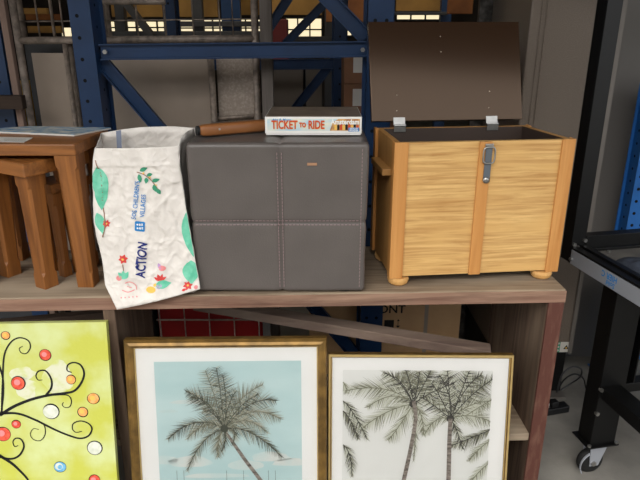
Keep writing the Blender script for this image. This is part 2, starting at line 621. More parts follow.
# ------------------------------------------------------------------ board game box
game = thing('board_game_box', 'flat white board game box lying on the dark grey ottoman', 'game box', (-.017, 1.547, 1.1855), R(-.3))
GW, GD, GH = .248, .20, .047
MB().box(-GW / 2 + .002, GW / 2 - .002, .002, GD - .002, 0, GH - .012).build('base', 'box_white', game, bevel=.001)
lid = MB()
lid.box(-GW / 2, GW / 2, 0, GD, .004, GH)
lid.build('lid', 'box_white', game, bevel=.0015)
MB().box(-GW / 2 + .002, GW / 2 - .002, .002, GD - .002, GH, GH + .0006).build('top_art', 'box_top', game)


def place2d(mb, d, ox, oz, y, m=0, rot=0.0, sx=1.0, sz=1.0):
    """2-D art put on an upright front face (x right, z up)"""
    c, s_ = math.cos(rot), math.sin(rot)
    mb.add([(ox + (px * c - pz * s_) * sx, y, oz + (px * s_ + pz * c) * sz) for px, pz in d[0]], [f for f in d[1]], m)


art = MB()
art.add([(-.118, -.0004, .012), (.119, -.0004, .012), (.119, -.0004, .042), (-.118, -.0004, .042)], [(0, 1, 2, 3)], 0)
# town scene on the right
art.add([(.042, -.0008, .012), (.119, -.0008, .012), (.119, -.0008, .042), (.064, -.0008, .042), (.05, -.0008, .034)], [(0, 1, 2, 3, 4)], 1)
for k in range(9):
    x = .054 + k * .007
    h = .010 + .006 * random.random()
    art.add([(x, -.0012, .014), (x + .006, -.0012, .014), (x + .006, -.0012, .014 + h), (x + .003, -.0012, .018 + h), (x, -.0012, .014 + h)],
            [(0, 1, 2, 3, 4)], 4 if k % 3 == 0 else (5 if k % 3 == 1 else 2))
art.add([(.090, -.0014, .010), (.117, -.0014, .010), (.117, -.0014, .020), (.090, -.0014, .020)], [(0, 1, 2, 3)], 3)
art.build('front_art', ['box_sky', 'box_town', 'box_red', 'ink_blue', 'ink_yellow', 'ink_black'], game)
tx = MB()
for body, x, sz_ in (('TICKET', -.0740, .0295), ('TO', -.0275, .016), ('RIDE', .0075, .0295)):
    d = text2d(body, sz_, 0, .0007, .68 if body != 'TO' else .75)
    place2d(tx, d, x + .0007, .0255, -.0017, 1)
    place2d(tx, d, x, .0262, -.0021, 0)
for body, x, sz_, cap in (('T', -.1075, .029, 0), ('R', -.015, .029, 0)):
    pass
d = text2d('Amsterdam', .0175, 0, .0006, .88)
place2d(tx, d, .081, .034, -.0021, 2)
d = text2d('Alan R. Moon', .0085, .3, .0001)
place2d(tx, d, -.082, .0395, -.0012, 3)
d = text2d('DAYS OF', .0056, 0, .0002, .9)
place2d(tx, d, .1035, .0172, -.0019, 2)
d = text2d('WONDER', .0056, 0, .0002, .9)
place2d(tx, d, .1035, .0125, -.0019, 2)
tx.build('lettering', ['box_red', 'ink_yellow', 'white', 'ink_blue'], game)

# ------------------------------------------------------------------ wooden handle on ottoman
hA, hB = Vector((-.309, 1.522, 1.2)), Vector((-.148, 1.612, 1.2))
hd = thing('wooden_bar', 'brown wooden bar with a rounded end lying beside the board game box', 'bar', (hA.x, hA.y, 1.1855), math.atan2(hB.y - hA.y, hB.x - hA.x))
hl = (hB - hA).length
sec = MB()
prof = [(0, .006), (.004, .010), (.010, .0135), (.02, .0145), (hl - .002, .0155), (hl, .0150)]
vs, fs = [], []
for x, r in prof:
    for k in range(16):
        w = 2 * PI * k / 16
        cc, ss = math.cos(w), math.sin(w)
        vs.append((x, math.copysign(abs(cc) ** .55, cc) * r * 1.1, .0157 + math.copysign(abs(ss) ** .55, ss) * r))
for i in range(len(prof) - 1):
    for k in range(16):
        k2 = (k + 1) % 16
        fs.append((i * 16 + k, i * 16 + k2, (i + 1) * 16 + k2, (i + 1) * 16 + k))
fs += [tuple(range(16))[::-1], tuple((len(prof) - 1) * 16 + k for k in range(16))]
sec.add(vs, fs)
sec.build('shaft', 'handle_wood', hd, smooth=True)
MB().lathe([(.0115, -.0035), (.0125, -.001), (.0125, .003)], 16, (0, 0, .0157), 'x').build('end_cap', 'black_plastic', hd)
MB().lathe([(.0028, -.0175), (.0028, -.0150)], 10, (.052, 0, .018), 'y').build('screw', 'steel', hd)

# ------------------------------------------------------------------ toy chest
chest = thing('wooden_chest', 'open oak coloured wooden storage chest with its dark brown lid up', 'chest', (.188, 1.499, .78), R(6.2))
CW, CD, CZ0, CZ1, TAP = .479, .250, .028, .395, .022
T = .014


def quadbox(mb, xl0, xr0, y0, y1, z0, z1, m=0, xl1=None, xr1=None):
    xl1 = xl0 if xl1 is None else xl1
    xr1 = xr0 if xr1 is None else xr1
    return mb.hexa([(xl0, y0, z0), (xr0, y0, z0), (xr1, y1, z0), (xl1, y1, z0), (xl0, y0, z1), (xr0, y0, z1), (xr1, y1, z1), (xl1, y1, z1)], m)


MB().box(.004, CW - .004, .006, .006 + T, CZ0, CZ1 - .002).build('front_panel', 'oak', chest)
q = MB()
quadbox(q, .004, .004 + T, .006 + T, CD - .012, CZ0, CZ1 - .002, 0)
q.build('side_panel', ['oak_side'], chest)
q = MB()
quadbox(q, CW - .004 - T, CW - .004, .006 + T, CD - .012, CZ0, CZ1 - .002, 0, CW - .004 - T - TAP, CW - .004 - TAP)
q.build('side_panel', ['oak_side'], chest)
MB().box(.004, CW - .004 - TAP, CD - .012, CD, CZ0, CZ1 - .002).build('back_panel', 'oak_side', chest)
q = MB()
quadbox(q, .0045 + T, CW - .0045 - T, .0065 + T, CD - .0125, CZ0, CZ0 + .01, 0, .0045 + T, CW - .0045 - T - TAP)
q.build('bottom', 'brown_inside', chest)
q = MB()      # lining
yb = CD - .0125
q.box(.0185, CW - .0185, .0203, .0213, .034, CZ1 - .003)
q.box(.0185, CW - .0185 - TAP, yb - .001, yb, .034, CZ1 - .003)
quadbox(q, .0183, .0193, .0213, yb - .001, .034, CZ1 - .003)
quadbox(q, CW - .0193, CW - .0183, .0213, yb - .001, .034, CZ1 - .003, 0, CW - .0193 - TAP, CW - .0183 - TAP)
q.build('lining', 'brown_inside', chest)
MB().box(0, .036, 0, .006, CZ0 - .004, CZ1).box(0, .004, .006, .03, CZ0 - .004, CZ1).build('corner_lath', 'lath', chest, bevel=.0008)
MB().box(CW - .036, CW, 0, .006, CZ0 - .004, CZ1).box(CW - .004, CW, .006, .03, CZ0 - .004, CZ1).build('corner_lath', 'lath', chest, bevel=.0008)
MB().box(.222, .254, 0, .006, CZ0 - .002, CZ1 - .002).build('middle_lath', 'lath', chest, bevel=.0008)
MB().box(-.005, .004, CD - .026, CD + .002, CZ0 - .004, CZ1).build('back_lath', 'lath', chest, bevel=.0008)
MB().box(CW - .004 - TAP + .001, CW + .003 - TAP, CD - .026, CD + .002, CZ0 - .004, CZ1).build('back_lath', 'lath', chest, bevel=.0008)
for i, x in enumerate((.03, CW - .036)):
    for y in (.024, CD - .045):
        xx = x - (TAP * .8 if (i and y > .1) else 0)
        MB().lathe([(.020, 0), (.027, .006), (.0295, .015), (.028, CZ0 - .0045)], 22, (xx, y, 0)).build('bun_foot', 'foot_wood', chest, smooth=False)
MB().box(-.020, .004, .045, .20, CZ0 + .272, CZ0 + .290).build('side_handle', 'oak_side', chest, bevel=.002)
# latch
lt = MB().box(.237, .255, -.0032, 0, CZ1 - .10, CZ1 - .008).build('latch', 'grey_strap', chest, bevel=.001)
ring = [(.246 + .0155 * math.copysign(abs(math.cos(w)) ** .5, math.cos(w)), -.006, CZ1 - .036 + .021 * math.copysign(abs(math.sin(w)) ** .5, math.sin(w)))
        for w in [2 * PI * k / 24 for k in range(24)]]
MB().tube(ring, .0022, 8, 0, True).build('buckle', 'steel', lt, smooth=True)
MB().box(.235, .257, -.0045, -.0002, CZ1 - .013, CZ1 - .007).build('clip', 'steel', lt, bevel=.0008)
MB().lathe([(.002, -.0062), (.0085, -.005), (.0095, -.0002)], 16, (.246, 0, CZ1 - .102), 'y').build('tip', 'steel', lt, smooth=True)
# lid, leaning back on its hinges
LT = R(20)
LH, LZ = .288, CZ1 + .017
lu = Vector((0, math.sin(LT), math.cos(LT)))
ln = Vector((0, -math.cos(LT), math.sin(LT)))


def lidp(x, h, d):
    """x along, h up the lid, d out of the inner face"""
    return Vector((x, CD - .004, LZ)) + lu * h + ln * d


LX0, LX1 = -.012, .440
p = [lidp(LX0, 0, 0), lidp(LX1, 0, 0), lidp(LX1, 0, -.016), lidp(LX0, 0, -.016),
     lidp(LX0, LH, 0), lidp(LX1, LH, 0), lidp(LX1, LH, -.016), lidp(LX0, LH, -.016)]
lidp_ob = MB().hexa(p).build('lid', 'brown_vinyl', chest, bevel=.0012)
for x, h in ((.066, .008), (.062, .03), (.064, .075), (.345, .008), (.338, .035), (.342, .083), (.20, .20), (.20, .245)):
    c0 = lidp(x, h, 0)
    sc_ = MB()
    rim = [Vector((math.cos(w), 0, 0)) * .0017 + lu * (.0017 * math.sin(w)) for w in [2 * PI * k / 10 for k in range(10)]]
    sc_.add([c0 + q + ln * .0002 for q in rim] + [c0 + q * .8 + ln * .0008 for q in rim],
            [tuple(range(10)), tuple(range(10, 20))] + [(k, (k + 1) % 10, 10 + (k + 1) % 10, 10 + k) for k in range(10)])
    sc_.build('screw_head', 'screw', lidp_ob)
for hx in (.068, .345):
    hg = MB()
    hg.box(hx - .017, hx + .017, CD - .018, CD - .0165, CZ1 - .012, CZ1 + .004)
    hg.tube([(hx - .017, CD - .0165, CZ1 + .006), (hx + .017, CD - .0165, CZ1 + .006)], .0032, 8)
    a0, a1 = lidp(hx, -.012, .0005), lidp(hx, .010, .0005)
    hg.add([a0 + Vector((-.017, 0, 0)), a0 + Vector((.017, 0, 0)), a1 + Vector((.017, 0, 0)), a1 + Vector((-.017, 0, 0)),
            a0 + Vector((-.017, 0, 0)) + ln * .0015, a0 + Vector((.017, 0, 0)) + ln * .0015, a1 + Vector((.017, 0, 0)) + ln * .0015, a1 + Vector((-.017, 0, 0)) + ln * .0015],
           [(0, 1, 2, 3), (4, 5, 6, 7), (0, 1, 5, 4), (1, 2, 6, 5), (2, 3, 7, 6), (3, 0, 4, 7)])
    hg.build('hinge', 'steel', chest)

# ------------------------------------------------------------------ shopping bag


def lerp(a, b, t):
    return a + (b - a) * t


# plan of the bag at four heights, surveyed from the photo: (t down the bag, left point, right point of the front)
bag_rows = [(0.0, at(95, 148, 1.440), at(178, 146, 1.450)),
            (.14, at(92.5, 170, 1.438), at(180, 168, 1.450)),
            (.5, at(94, 222, 1.438), at(188, 220, 1.446)),
            (.82, at(104, 268, 1.436), at(196, 265, 1.441)),
            (.92, at(105, 285, 1.430), at(199, 281, 1.438)),
            (1.0, at(117, 309.5, 1.412), at(200, 289, 1.432))]


def bag_edge(t):
    for k in range(len(bag_rows) - 1):
        a, b = bag_rows[k], bag_rows[k + 1]
        if t <= b[0] + 1e-9:
            w = (t - a[0]) / (b[0] - a[0])
            return a[1].lerp(b[1], w), a[2].lerp(b[2], w)
    return bag_rows[-1][1], bag_rows[-1][2]


def bag_wr(s_, t):
    """creases of the fabric: outward displacement"""
    def rdg(x, y, z):
        return max(0.0, 1 - 3.2 * abs(noise.noise(Vector((x, y, z))))) ** 2
    k = min(1, t / .16)
    hem = .0025 if t < .125 else 0
    big = noise.noise(Vector((s_ * 2.2, t * 2.6, 8.8))) * .010
    cr = .0065 * rdg(s_ * 2.4 + 3, t * 3.4, 1.7) + .0055 * rdg(s_ * 4 + t * 3, t * 5 - s_ * 3, 5.1) + .004 * rdg(s_ * 4 - t * 6, t * 4 + s_ * 6, 9.4)
    return (big * .8 + cr * .5 - .002) * (.12 + .88 * k) + hem


def bag_front(s_, t):
    L_, R_ = bag_edge(t)
    p = L_.lerp(R_, s_)
    belly = math.sin(PI * min(1, max(0, s_))) * .010
    e = min(1, min(s_, 1 - s_) / .06) if 0 <= s_ <= 1 else 0
    p = p + Vector((0, -1, 0)) * (belly + bag_wr(s_, t) * (.25 + .75 * max(0, e)) * (1 if t < .9 else max(.25, (1 - t) / .1)))
    return p


bag = thing('shopping_bag', 'crumpled white printed shopping bag standing open left of the ottoman', 'bag', (-.42, 1.50, .781), 0)
bagmb = MB()
NS, NT = 90, 120
vs = [bag_front(i / NS, j / NT) for j in range(NT + 1) for i in range(NS + 1)]
bagmb.add(vs, [(j * (NS + 1) + i, j * (NS + 1) + i + 1, (j + 1) * (NS + 1) + i + 1, (j + 1) * (NS + 1) + i) for j in range(NT) for i in range(NS)], 0)
backL = [at(101, 133, 1.60), at(104, 200, 1.62), Vector((-.50, 1.64, .782))]
backR = [at(197, 128, 1.60), Vector((-.338, 1.62, 1.0)), Vector((-.338, 1.63, .782))]


def poly3(P, t):
    return P[0].lerp(P[1], t * 2) if t < .5 else P[1].lerp(P[2], t * 2 - 1)


def side(P, frontfn, sgn, mb):
    n, k = 10, 30
    vs = []
    for j in range(k + 1):
        t = j / k
        f = frontfn(t)
        b = poly3(P, t)
        if sgn > 0:      # keep clear of the ottoman
            b.x = min(b.x, -.332)
        for i in range(n + 1):
            w = i / n
            q = f.lerp(b, w)
            fold = math.sin(PI * w) * (.012 if sgn < 0 else -.018) * (1 if t > .05 else .4)
            q = q + Vector((fold, 0, .006 * math.sin(PI * w) * (1 - t)))
            q.x += .004 * noise.noise(Vector((w * 4, t * 9, sgn * 3)))
            if sgn > 0 and q.y > 1.445 and i > 0:
                q.x = min(q.x, -.3345)
            vs.append(q)
    mb.add(vs, [(j * (n + 1) + i, j * (n + 1) + i + 1, (j + 1) * (n + 1) + i + 1, (j + 1) * (n + 1) + i) for j in range(k) for i in range(n)], 0)


side(backL, lambda t: bag_front(0, t), -1, bagmb)
side(backR, lambda t: bag_front(1, t), 1, bagmb)
vs = []
for j in range(21):
    a, b = poly3(backL, j / 20), poly3(backR, j / 20)
    b = Vector((min(b.x, -.332), b.y, b.z))
    for i in range(21):
        q = a.lerp(b, i / 20)
        q.y += .010 * noise.noise(Vector((i * .22, j * .25, 2))) + .012 * math.sin(PI * i / 20)
        q.z += .008 * math.sin(PI * i / 20 * 1.0) * (1 - j / 20)
        vs.append(q)
bagmb.add(vs, [(j * 21 + i, j * 21 + i + 1, (j + 1) * 21 + i + 1, (j + 1) * 21 + i) for j in range(20) for i in range(20)], 0)
# bottom
fr = [bag_front(i / 20, 1.0) for i in range(21)]
bk = [poly3(backL, 1).lerp(Vector((-.334, 1.63, .782)), i / 20) for i in range(21)]
ed = [Vector((fr[i].x, min(1.448 + .0294 * fr[i].x - .0055, fr[i].y + .012), max(.7845, fr[i].z))) for i in range(21)]
ee = [Vector((min(fr[i].x, -.336), 1.448 + .0294 * fr[i].x + .02, .7835)) for i in range(21)]
vs = fr + ed + ee + bk
bagmb.add(vs, [(r_ * 21 + i, r_ * 21 + i + 1, (r_ + 1) * 21 + i + 1, (r_ + 1) * 21 + i) for r_ in range(3) for i in range(20)], 0)
bo = bagmb.build('bag_body', 'bag', bag, world=True, smooth=True)
so = bo.modifiers.new('thick', 'SOLIDIFY')
so.thickness = .0012
so.offset = 0
# webbing handle inside
MB().add([at(116, 131, 1.59), at(121, 130, 1.59), at(122, 150, 1.58), at(117, 150, 1.58),
          at(116, 131, 1.587), at(121, 130, 1.587), at(122, 150, 1.577), at(117, 150, 1.577)],
         [(0, 1, 2, 3), (4, 5, 6, 7), (0, 1, 5, 4), (1, 2, 6, 5), (2, 3, 7, 6), (3, 0, 4, 7)]).build('webbing', 'bluegrey', bag, world=True)


def bag_uv(u, v):
    """photo survey of the print -> (s,t) on the bag's front"""
    lo, hi = 0.0, 1.0
    t = .5
    for _ in range(40):
        t = (lo + hi) / 2
        L_, R_ = bag_edge(t)
        # row height at this u
        def pv(p):
            z = p.z - CAM_Z
            w = p.y * cp - z * sp
            return 320 + FPX * p.x / w, 240 - FPX * (p.y * sp + z * cp) / w
        a, b = pv(L_), pv(R_)
        s_ = (u - a[0]) / (b[0] - a[0])
        vv = a[1] + (b[1] - a[1]) * s_
        if vv < v:
            lo = t
        else:
            hi = t
    return s_, t


def bag_print(mb, pts2, faces, u0, v0, k=1.0, rot=0.0, m=0, off=.0016):
    """2-D art in print units (x right, y up, unit = one survey pixel) wrapped on the front fabric"""
    c, s_ = math.cos(rot), math.sin(rot)
    vs = []
    for x, y in pts2:
        xx, yy = (x * c - y * s_) * k, (x * s_ + y * c) * k
        s0, t0 = bag_uv(u0 + xx, v0 - yy)
        s0 = min(.998, max(.002, s0))
        t0 = min(.995, max(.004, t0))
        p = bag_front(s0, t0)
        dx = bag_front(min(1, s0 + .01), t0) - bag_front(max(0, s0 - .01), t0)
        dt = bag_front(s0, min(1, t0 + .01)) - bag_front(s0, max(0, t0 - .01))
        n_ = dt.cross(dx).normalized()
        if n_.y > 0:
            n_ = -n_
        vs.append(p + n_ * off)
    mb.add(vs, faces, m)


def fan(pts, faces):
    """split big flat shapes into small triangles so they follow the creases"""
    bm = bmesh.new()
    vv = [bm.verts.new((x, y, 0)) for x, y in pts]
    for f in faces:
        try:
            bm.faces.new([vv[i] for i in f])
        except ValueError:
            pass
    bmesh.ops.triangulate(bm, faces=bm.faces)
    for _ in range(4):
        ed = [e for e in bm.edges if e.calc_length() > 2.2]
        if not ed:
            break
        bmesh.ops.subdivide_edges(bm, edges=ed, cuts=1)
        bmesh.ops.triangulate(bm, faces=bm.faces)
    bm.verts.index_update()
    p = [(v.co.x, v.co.y) for v in bm.verts]
    f = [tuple(v.index for v in fc.verts) for fc in bm.faces]
    bm.free()
    return p, f


lt_ = MB()
d = fan(*text2d('ACTION', 12.6, .10, .38, .72))
bag_print(lt_, *d, 143.2, 258.5, 1, R(87), 0, .0032)
lt_.build('lettering', ['ink_navy', 'ink_blue'], bag, world=True, fixn=False)
lt_ = MB()
d = fan(*text2d("SOS CHILDREN'S", 6.4, 0, .08, .80))
bag_print(lt_, *d, 137.4, 198.5, 1, R(84), 1, .0032)
d = fan(*text2d('VILLAGES', 6.4, 0, .08, .84))
bag_print(lt_, *d, 144.6, 204.0, 1, R(86), 1, .0032)
lt_.build('lettering', ['ink_navy', 'ink_blue'], bag, world=True, fixn=False)
lg = MB()


def rrect(w, h, r, n=4):
    pts = []
    for cx_, cy_, a0 in ((w - r, h - r, 0), (-w + r, h - r, 90), (-w + r, -h + r, 180), (w - r, -h + r, 270)):
        for k in range(n + 1):
            a = R(a0 + 90 * k / n)
            pts.append((cx_ + r * math.cos(a), cy_ + r * math.sin(a)))
    return pts, [tuple(range(len(pts)))]


bag_print(lg, *fan(*rrect(5.2, 5.2, 1.6)), 141, 225, 1, R(86), 0, .002)
for dx in (-1.9, 1.9):
    bag_print(lg, *fan(*disc2d(1.0, 10)), 141 - 2.3, 225 + dx, 1, 0, 1, .0028)
    bag_print(lg, *fan([(-1.2, -.8), (1.2, -.8), (1.0, .9), (-1.0, .9)], [(0, 1, 2, 3)]), 141 + .3, 225 + dx, 1, R(86), 1, .0028)
    bag_print(lg, *fan([(-1.1, -.9), (-.2, -.9), (-.2, .9), (-1.1, .9)], [(0, 1, 2, 3)]), 141 + 2.7, 225 + dx - .2, 1, R(86), 1, .0028)
    bag_print(lg, *fan([(.2, -.9), (1.1, -.9), (1.1, .9), (.2, .9)], [(0, 1, 2, 3)]), 141 + 2.7, 225 + dx - .2, 1, R(86), 1, .0028)
lg.build('emblem', ['ink_blue', 'white'], bag, world=True, fixn=False)
pr_ = MB()
PM = ['ink_green', 'ink_dgreen', 'ink_red', 'ink_yellow', 'ink_lilac', 'ink_pink', 'ink_brown']


def leaf(l, w, n=8):
    up = [(l * k / n, w / 2 * math.sin(PI * (k / n) ** .85)) for k in range(n + 1)]
    dn = [(l * k / n, -w / 2 * math.sin(PI * (k / n) ** .85)) for k in range(n - 1, 0, -1)]
    pts = up + dn
    return pts, [tuple(range(len(pts)))]


def P(d, u, v, m, rot=0, k=1.0, off=.0016):
    bag_print(pr_, *fan(*d), u, v, k, R(rot), m, off)


def flower(u, v, r, m=2):
    for k in range(6):
        P(leaf(r, r * .62), u, v, m, 60 * k + 12)
    P(disc2d(r * .22, 8), u, v, 3, 0, 1, .0022)


def twig(pts, w, m=6):
    P(strip2d([(x, -y) for x, y in spline(pts, 4)], w), 0, 0, m)


# sprig top right
twig([(138, 171), (147, 174), (154, 181), (161, 190)], .9)
for u, v, a, l, w in ((141, 170, 28, 9, 4.6), (140, 173, -75, 8.5, 4.6), (148, 174, 12, 6, 3.6), (148, 176, -95, 6.5, 4), (153, 180, 14, 8, 4),
                      (155, 183, -75, 8, 4.6), (158, 187, -60, 7, 4.4)):
    P(leaf(l, w), u, v, 1, a)
for u, v in ((145, 172), (151, 176), (157, 184)):
    P(disc2d(1.1, 8), u, v, 3)
# big leaves on the left border
twig([(96, 160), (102, 180), (103, 205), (106, 222), (104, 236)], 1.0)
P(leaf(38, 17), 97.5, 166, 0, -80)
P(leaf(30, 13), 101, 180, 0, -88)
P(leaf(22, 10), 97.5, 212, 0, -72)
flower(107, 223, 4.2)
# right border
P(leaf(50, 20), 190, 207, 0, -86)
P(leaf(24, 18), 191, 260, 0, -88)
P(disc2d(3.2, 10), 183.5, 160, 3)
# bottom pictures
flower(124, 258, 5)
twig([(124, 263), (125, 272)], .9)
for a in (60, 95, 130):
    P(leaf(9, 5), 125, 278, 0, a)
P(disc2d(2.8, 10), 120, 277, 5)
for pts in ([(126, 282), (131, 280), (137, 283), (138, 288)], [(123, 289), (129, 291), (136, 288)], [(128, 285), (133, 286)]):
    twig(pts, .9, 5)
for k in range(5):
    P(disc2d(.8, 6), 122 + k * 4, 297 - k * .5, 5)
P(disc2d(4.4, 12, 1.1, .8), 152, 288, 3)
P(leaf(4, 3), 155, 285, 3, 60)
P(leaf(16, 9), 156, 284, 0, 8)
P(disc2d(2.6, 10), 160, 285, 4)
for a in (30, 70, 110, 150):
    P(leaf(7, 3), 161, 279, 2, a)
P(disc2d(3.0, 10, 1.2, .9), 163, 267, 5)
P(leaf(7, 3.4), 159, 262, 4, -70)
flower(188, 285, 5)
P(leaf(5, 2.5), 182, 290, 2, 20)
P(disc2d(2, 8), 196, 287, 5)
pr_.build('print', PM, bag, world=True, fixn=False)


# ------------------------------------------------------------------ nested tables
def nest_leg(mb, x, y, z0, z1, w, ix, iy):
    """square leg, outer faces upright and inner faces tapering; chamfered shaft between a foot and a top block.
    x, y: outer corner; ix, iy: which way is inward"""
    def ring(z, c):
        k = w * (1 + .28 * (z - z0) / (z1 - z0))
        xa, xb = sorted((x, x + ix * k))
        ya, yb = sorted((y, y + iy * k))
        return [(xa + c, ya, z), (xb - c, ya, z), (xb, ya + c, z), (xb, yb - c, z),
                (xb - c, yb, z), (xa + c, yb, z), (xa, yb - c, z), (xa, ya + c, z)]
    zs = [(z0, .0012), (z0 + .036, .0012), (z0 + .046, .007), (z1 - .036, .007), (z1 - .028, .0012), (z1, .0012)]
    vs = []
    for z, c in zs:
        vs += ring(z, c)
    fs = []
    for i in range(len(zs) - 1):
        for k in range(8):
            k2 = (k + 1) % 8
            fs.append((i * 8 + k, i * 8 + k2, (i + 1) * 8 + k2, (i + 1) * 8 + k))
    fs += [tuple(range(8))[::-1], tuple((len(zs) - 1) * 8 + k for k in range(8))]
    mb.add(vs, fs)
    return mb


def nest_table(label, loc, rz, L, D, H, th, lw, ov, back=True):
    """origin = front right corner of the top, on the shelf"""
    t = thing('nesting_table', label, 'table', loc, rz)
    MB().box(-L, 0, 0, D, H - th, H).build('tabletop', 'table', t, bevel=.003)
    for x, ix in ((-ov, -1), (-L + ov, 1)):
        for y, iy in ((ov, 1), (D - ov, -1)):
            nest_leg(MB(), x, y, 0, H - th, lw, ix, iy).build('leg', 'table_leg', t)
    if back:
        MB().box(-L + ov + lw * 1.3, -ov - lw * 1.3, D - ov - .02, D - ov - .006, H - th - .022, H - th).build('apron', 'table', t, bevel=.001)
    return t


nest_table('largest brown wooden table of the nest, magazine lying on top', (-.614, 1.494, .78), R(-1), .335, .24, .392, .030, .044, .002)
nest_table('middle brown wooden table of the nest, pushed in under the largest', (-.734, 1.457, .78), R(-30), .238, .20, .350, .036, .042, .017, False)
nest_table('smallest brown wooden table, legs just visible inside the nest', (-.720, 1.560, .78), R(-30), .095, .13, .270, .026, .026, .004, False)

# things on the big table
zt = 1.1725
mg = MB()
pts = [atz(-30, 132, zt), atz(74, 136.5, zt), atz(111, 129.4, zt), atz(30, 127.8, zt)]
mo = thing('magazine', 'glossy blue magazine lying on the largest brown table', 'magazine', (pts[1].x, pts[1].y, zt), 0)
mg.hexa([p + Vector((0, 0, .0003)) for p in pts] + [p + Vector((0, 0, .0045)) for p in pts])
mg.build('pages', 'paper', mo, world=True)
cvr = MB()
cvr.hexa([p + Vector((0, 0, .0046)) for p in pts] + [p + Vector((0, 0, .0052)) for p in pts])
cvr.build('cover', 'mag', mo, world=True)
pts = [atz(-14, 142, zt), atz(24, 142.6, zt), atz(33, 138, zt), atz(-10, 137, zt)]
pp = MB().hexa([p + Vector((0, 0, .0003)) for p in pts] + [p + Vector((0, 0, .0012)) for p in pts])
for p_ in range(3):
    a = atz(4 + 0, 139 + p_ * 1.1, zt + .0014)
    b = atz(26, 139 + p_ * 1.1, zt + .0014)
    pp.beam(a, b, .0012, .0002, (0, 0, 1), 1)
tag(pp.build('price_note', ['paper', 'ink_black']), 'small white paper note on the front of the largest table', 'paper')


# ------------------------------------------------------------------ framed pictures and canvas
def lean_axes(tau, yaw):
    ax = Vector((math.cos(yaw), math.sin(yaw), 0))
    bk_ = Vector((-math.sin(yaw), math.cos(yaw), 0))
    up = bk_ * math.sin(tau) + Vector((0, 0, math.cos(tau)))
    return ax, up, ax.cross(up)


class Lean:
    """a leaning board: (a,b) on its face, d towards the viewer (negative = into the board)"""
    def __init__(s, P0, tau, yaw):
        s.P0 = Vector(P0)
        s.tau, s.yaw = tau, yaw
        s.ax, s.up, s.n = lean_axes(tau, yaw)     # n points to the viewer

    def ab(s, u, v):
        d = sight(u, v)
        o = Vector((0, 0, CAM_Z))
        k = s.n.dot(s.P0 - o) / s.n.dot(d)
        q = o + d * k - s.P0
        return q.dot(s.ax), q.dot(s.up)

    def w(s, a, b, d=0):
        return s.P0 + s.ax * a + s.up * b + s.n * d


def frame_profile(F, a0, a1, b0, b1, prof, mb, m_of):
    """moulding swept round the rectangle with mitred corners; prof = [(inset, height)]"""
    corners = [(a0, b0, 1, 1), (a1, b0, -1, 1), (a1, b1, -1, -1), (a0, b1, 1, -1)]
    vs = []
    for (a, b, sa, sb) in corners:
        for (i, h) in prof:
            vs.append(F.w(a + sa * i, b + sb * i, h))
    n = len(prof)
    for k in range(4):
        k2 = (k + 1) % 4
        for j in range(n):
            j2 = (j + 1) % n
            mb.add([vs[k * n + j], vs[k2 * n + j], vs[k2 * n + j2], vs[k * n + j2]], [(0, 1, 2, 3)], m_of(j))


def frond(mb, F, base, ctrl, tip, d, lf, dens, mats, clip=None, spread=1.0, w0=.0016):
    """palm frond drawn on the print: rachis curve with leaflets hanging to both sides"""
    b, c, t = Vector(base), Vector(ctrl), Vector(tip)
    n = int(dens * 1.2)
    lf = lf * 1.3
    w0 = w0 * .72
    prev = None
    path = []
    for i in range(n + 1):
        q = i / n
        p = b * (1 - q) ** 2 + c * 2 * q * (1 - q) + t * q * q
        path.append(p)

    def cl(p):
        if clip:
            return Vector((min(clip[1], max(clip[0], p.x)), min(clip[3], max(clip[2], p.y))))
        return p
    def tri(p0, p1, p2, m, dd):
        q_ = [cl(p0), cl(p1), cl(p2)]
        if (q_[1] - q_[0]).cross(q_[2] - q_[0]) if False else True:
            mb.add([F.w(p.x, p.y, dd) for p in q_], [(0, 1, 2)], m)
    for i in range(1, n + 1):
        p = path[i]
        tg = (path[i] - path[i - 1]).normalized()
        nrm = Vector((-tg.y, tg.x))
        q = i / n
        l = lf * (math.sin(PI * min(1, .12 + q * .86)) * .8 + .25) * random.uniform(.75, 1.15)
        for sd in (-1, 1):
            dirv = (tg * .75 + nrm * sd * .75 * spread + Vector((0, -.45))).normalized()
            e = p + dirv * l + Vector((random.uniform(-.1, .1), random.uniform(-.1, .1))) * l
            wv = Vector((-dirv.y, dirv.x)) * (w0 * random.uniform(.6, 1.2))
            tri(p + wv, p - wv, e, random.choice(mats), d + random.uniform(0, .0003))
    for i in range(n):
        a, c2 = cl(path[i]), cl(path[i + 1])
        tg = (path[i + 1] - path[i]).normalized()
        nv = Vector((-tg.y, tg.x)) * (w0 * .8)
        mb.add([F.w(*(a + nv), d + .0004), F.w(*(a - nv), d + .0004), F.w(*(c2 - nv), d + .0004), F.w(*(c2 + nv), d + .0004)], [(0, 1, 2, 3)], mats[0])


def trunk(mb, F, path, w, d, m, clip=None):
    P_ = spline([Vector(p) for p in path], 6)
    n = len(P_)
    for i in range(n - 1):
        tg = (P_[i + 1] - P_[i]).normalized()
        nv = Vector((-tg.y, tg.x))
        wa, wb = w[0] + (w[1] - w[0]) * i / n, w[0] + (w[1] - w[0]) * (i + 1) / n
        mb.add([F.w(*(P_[i] + nv * wa), d), F.w(*(P_[i] - nv * wa), d), F.w(*(P_[i + 1] - nv * wb), d), F.w(*(P_[i + 1] + nv * wb), d)], [(0, 1, 2, 3)], m)


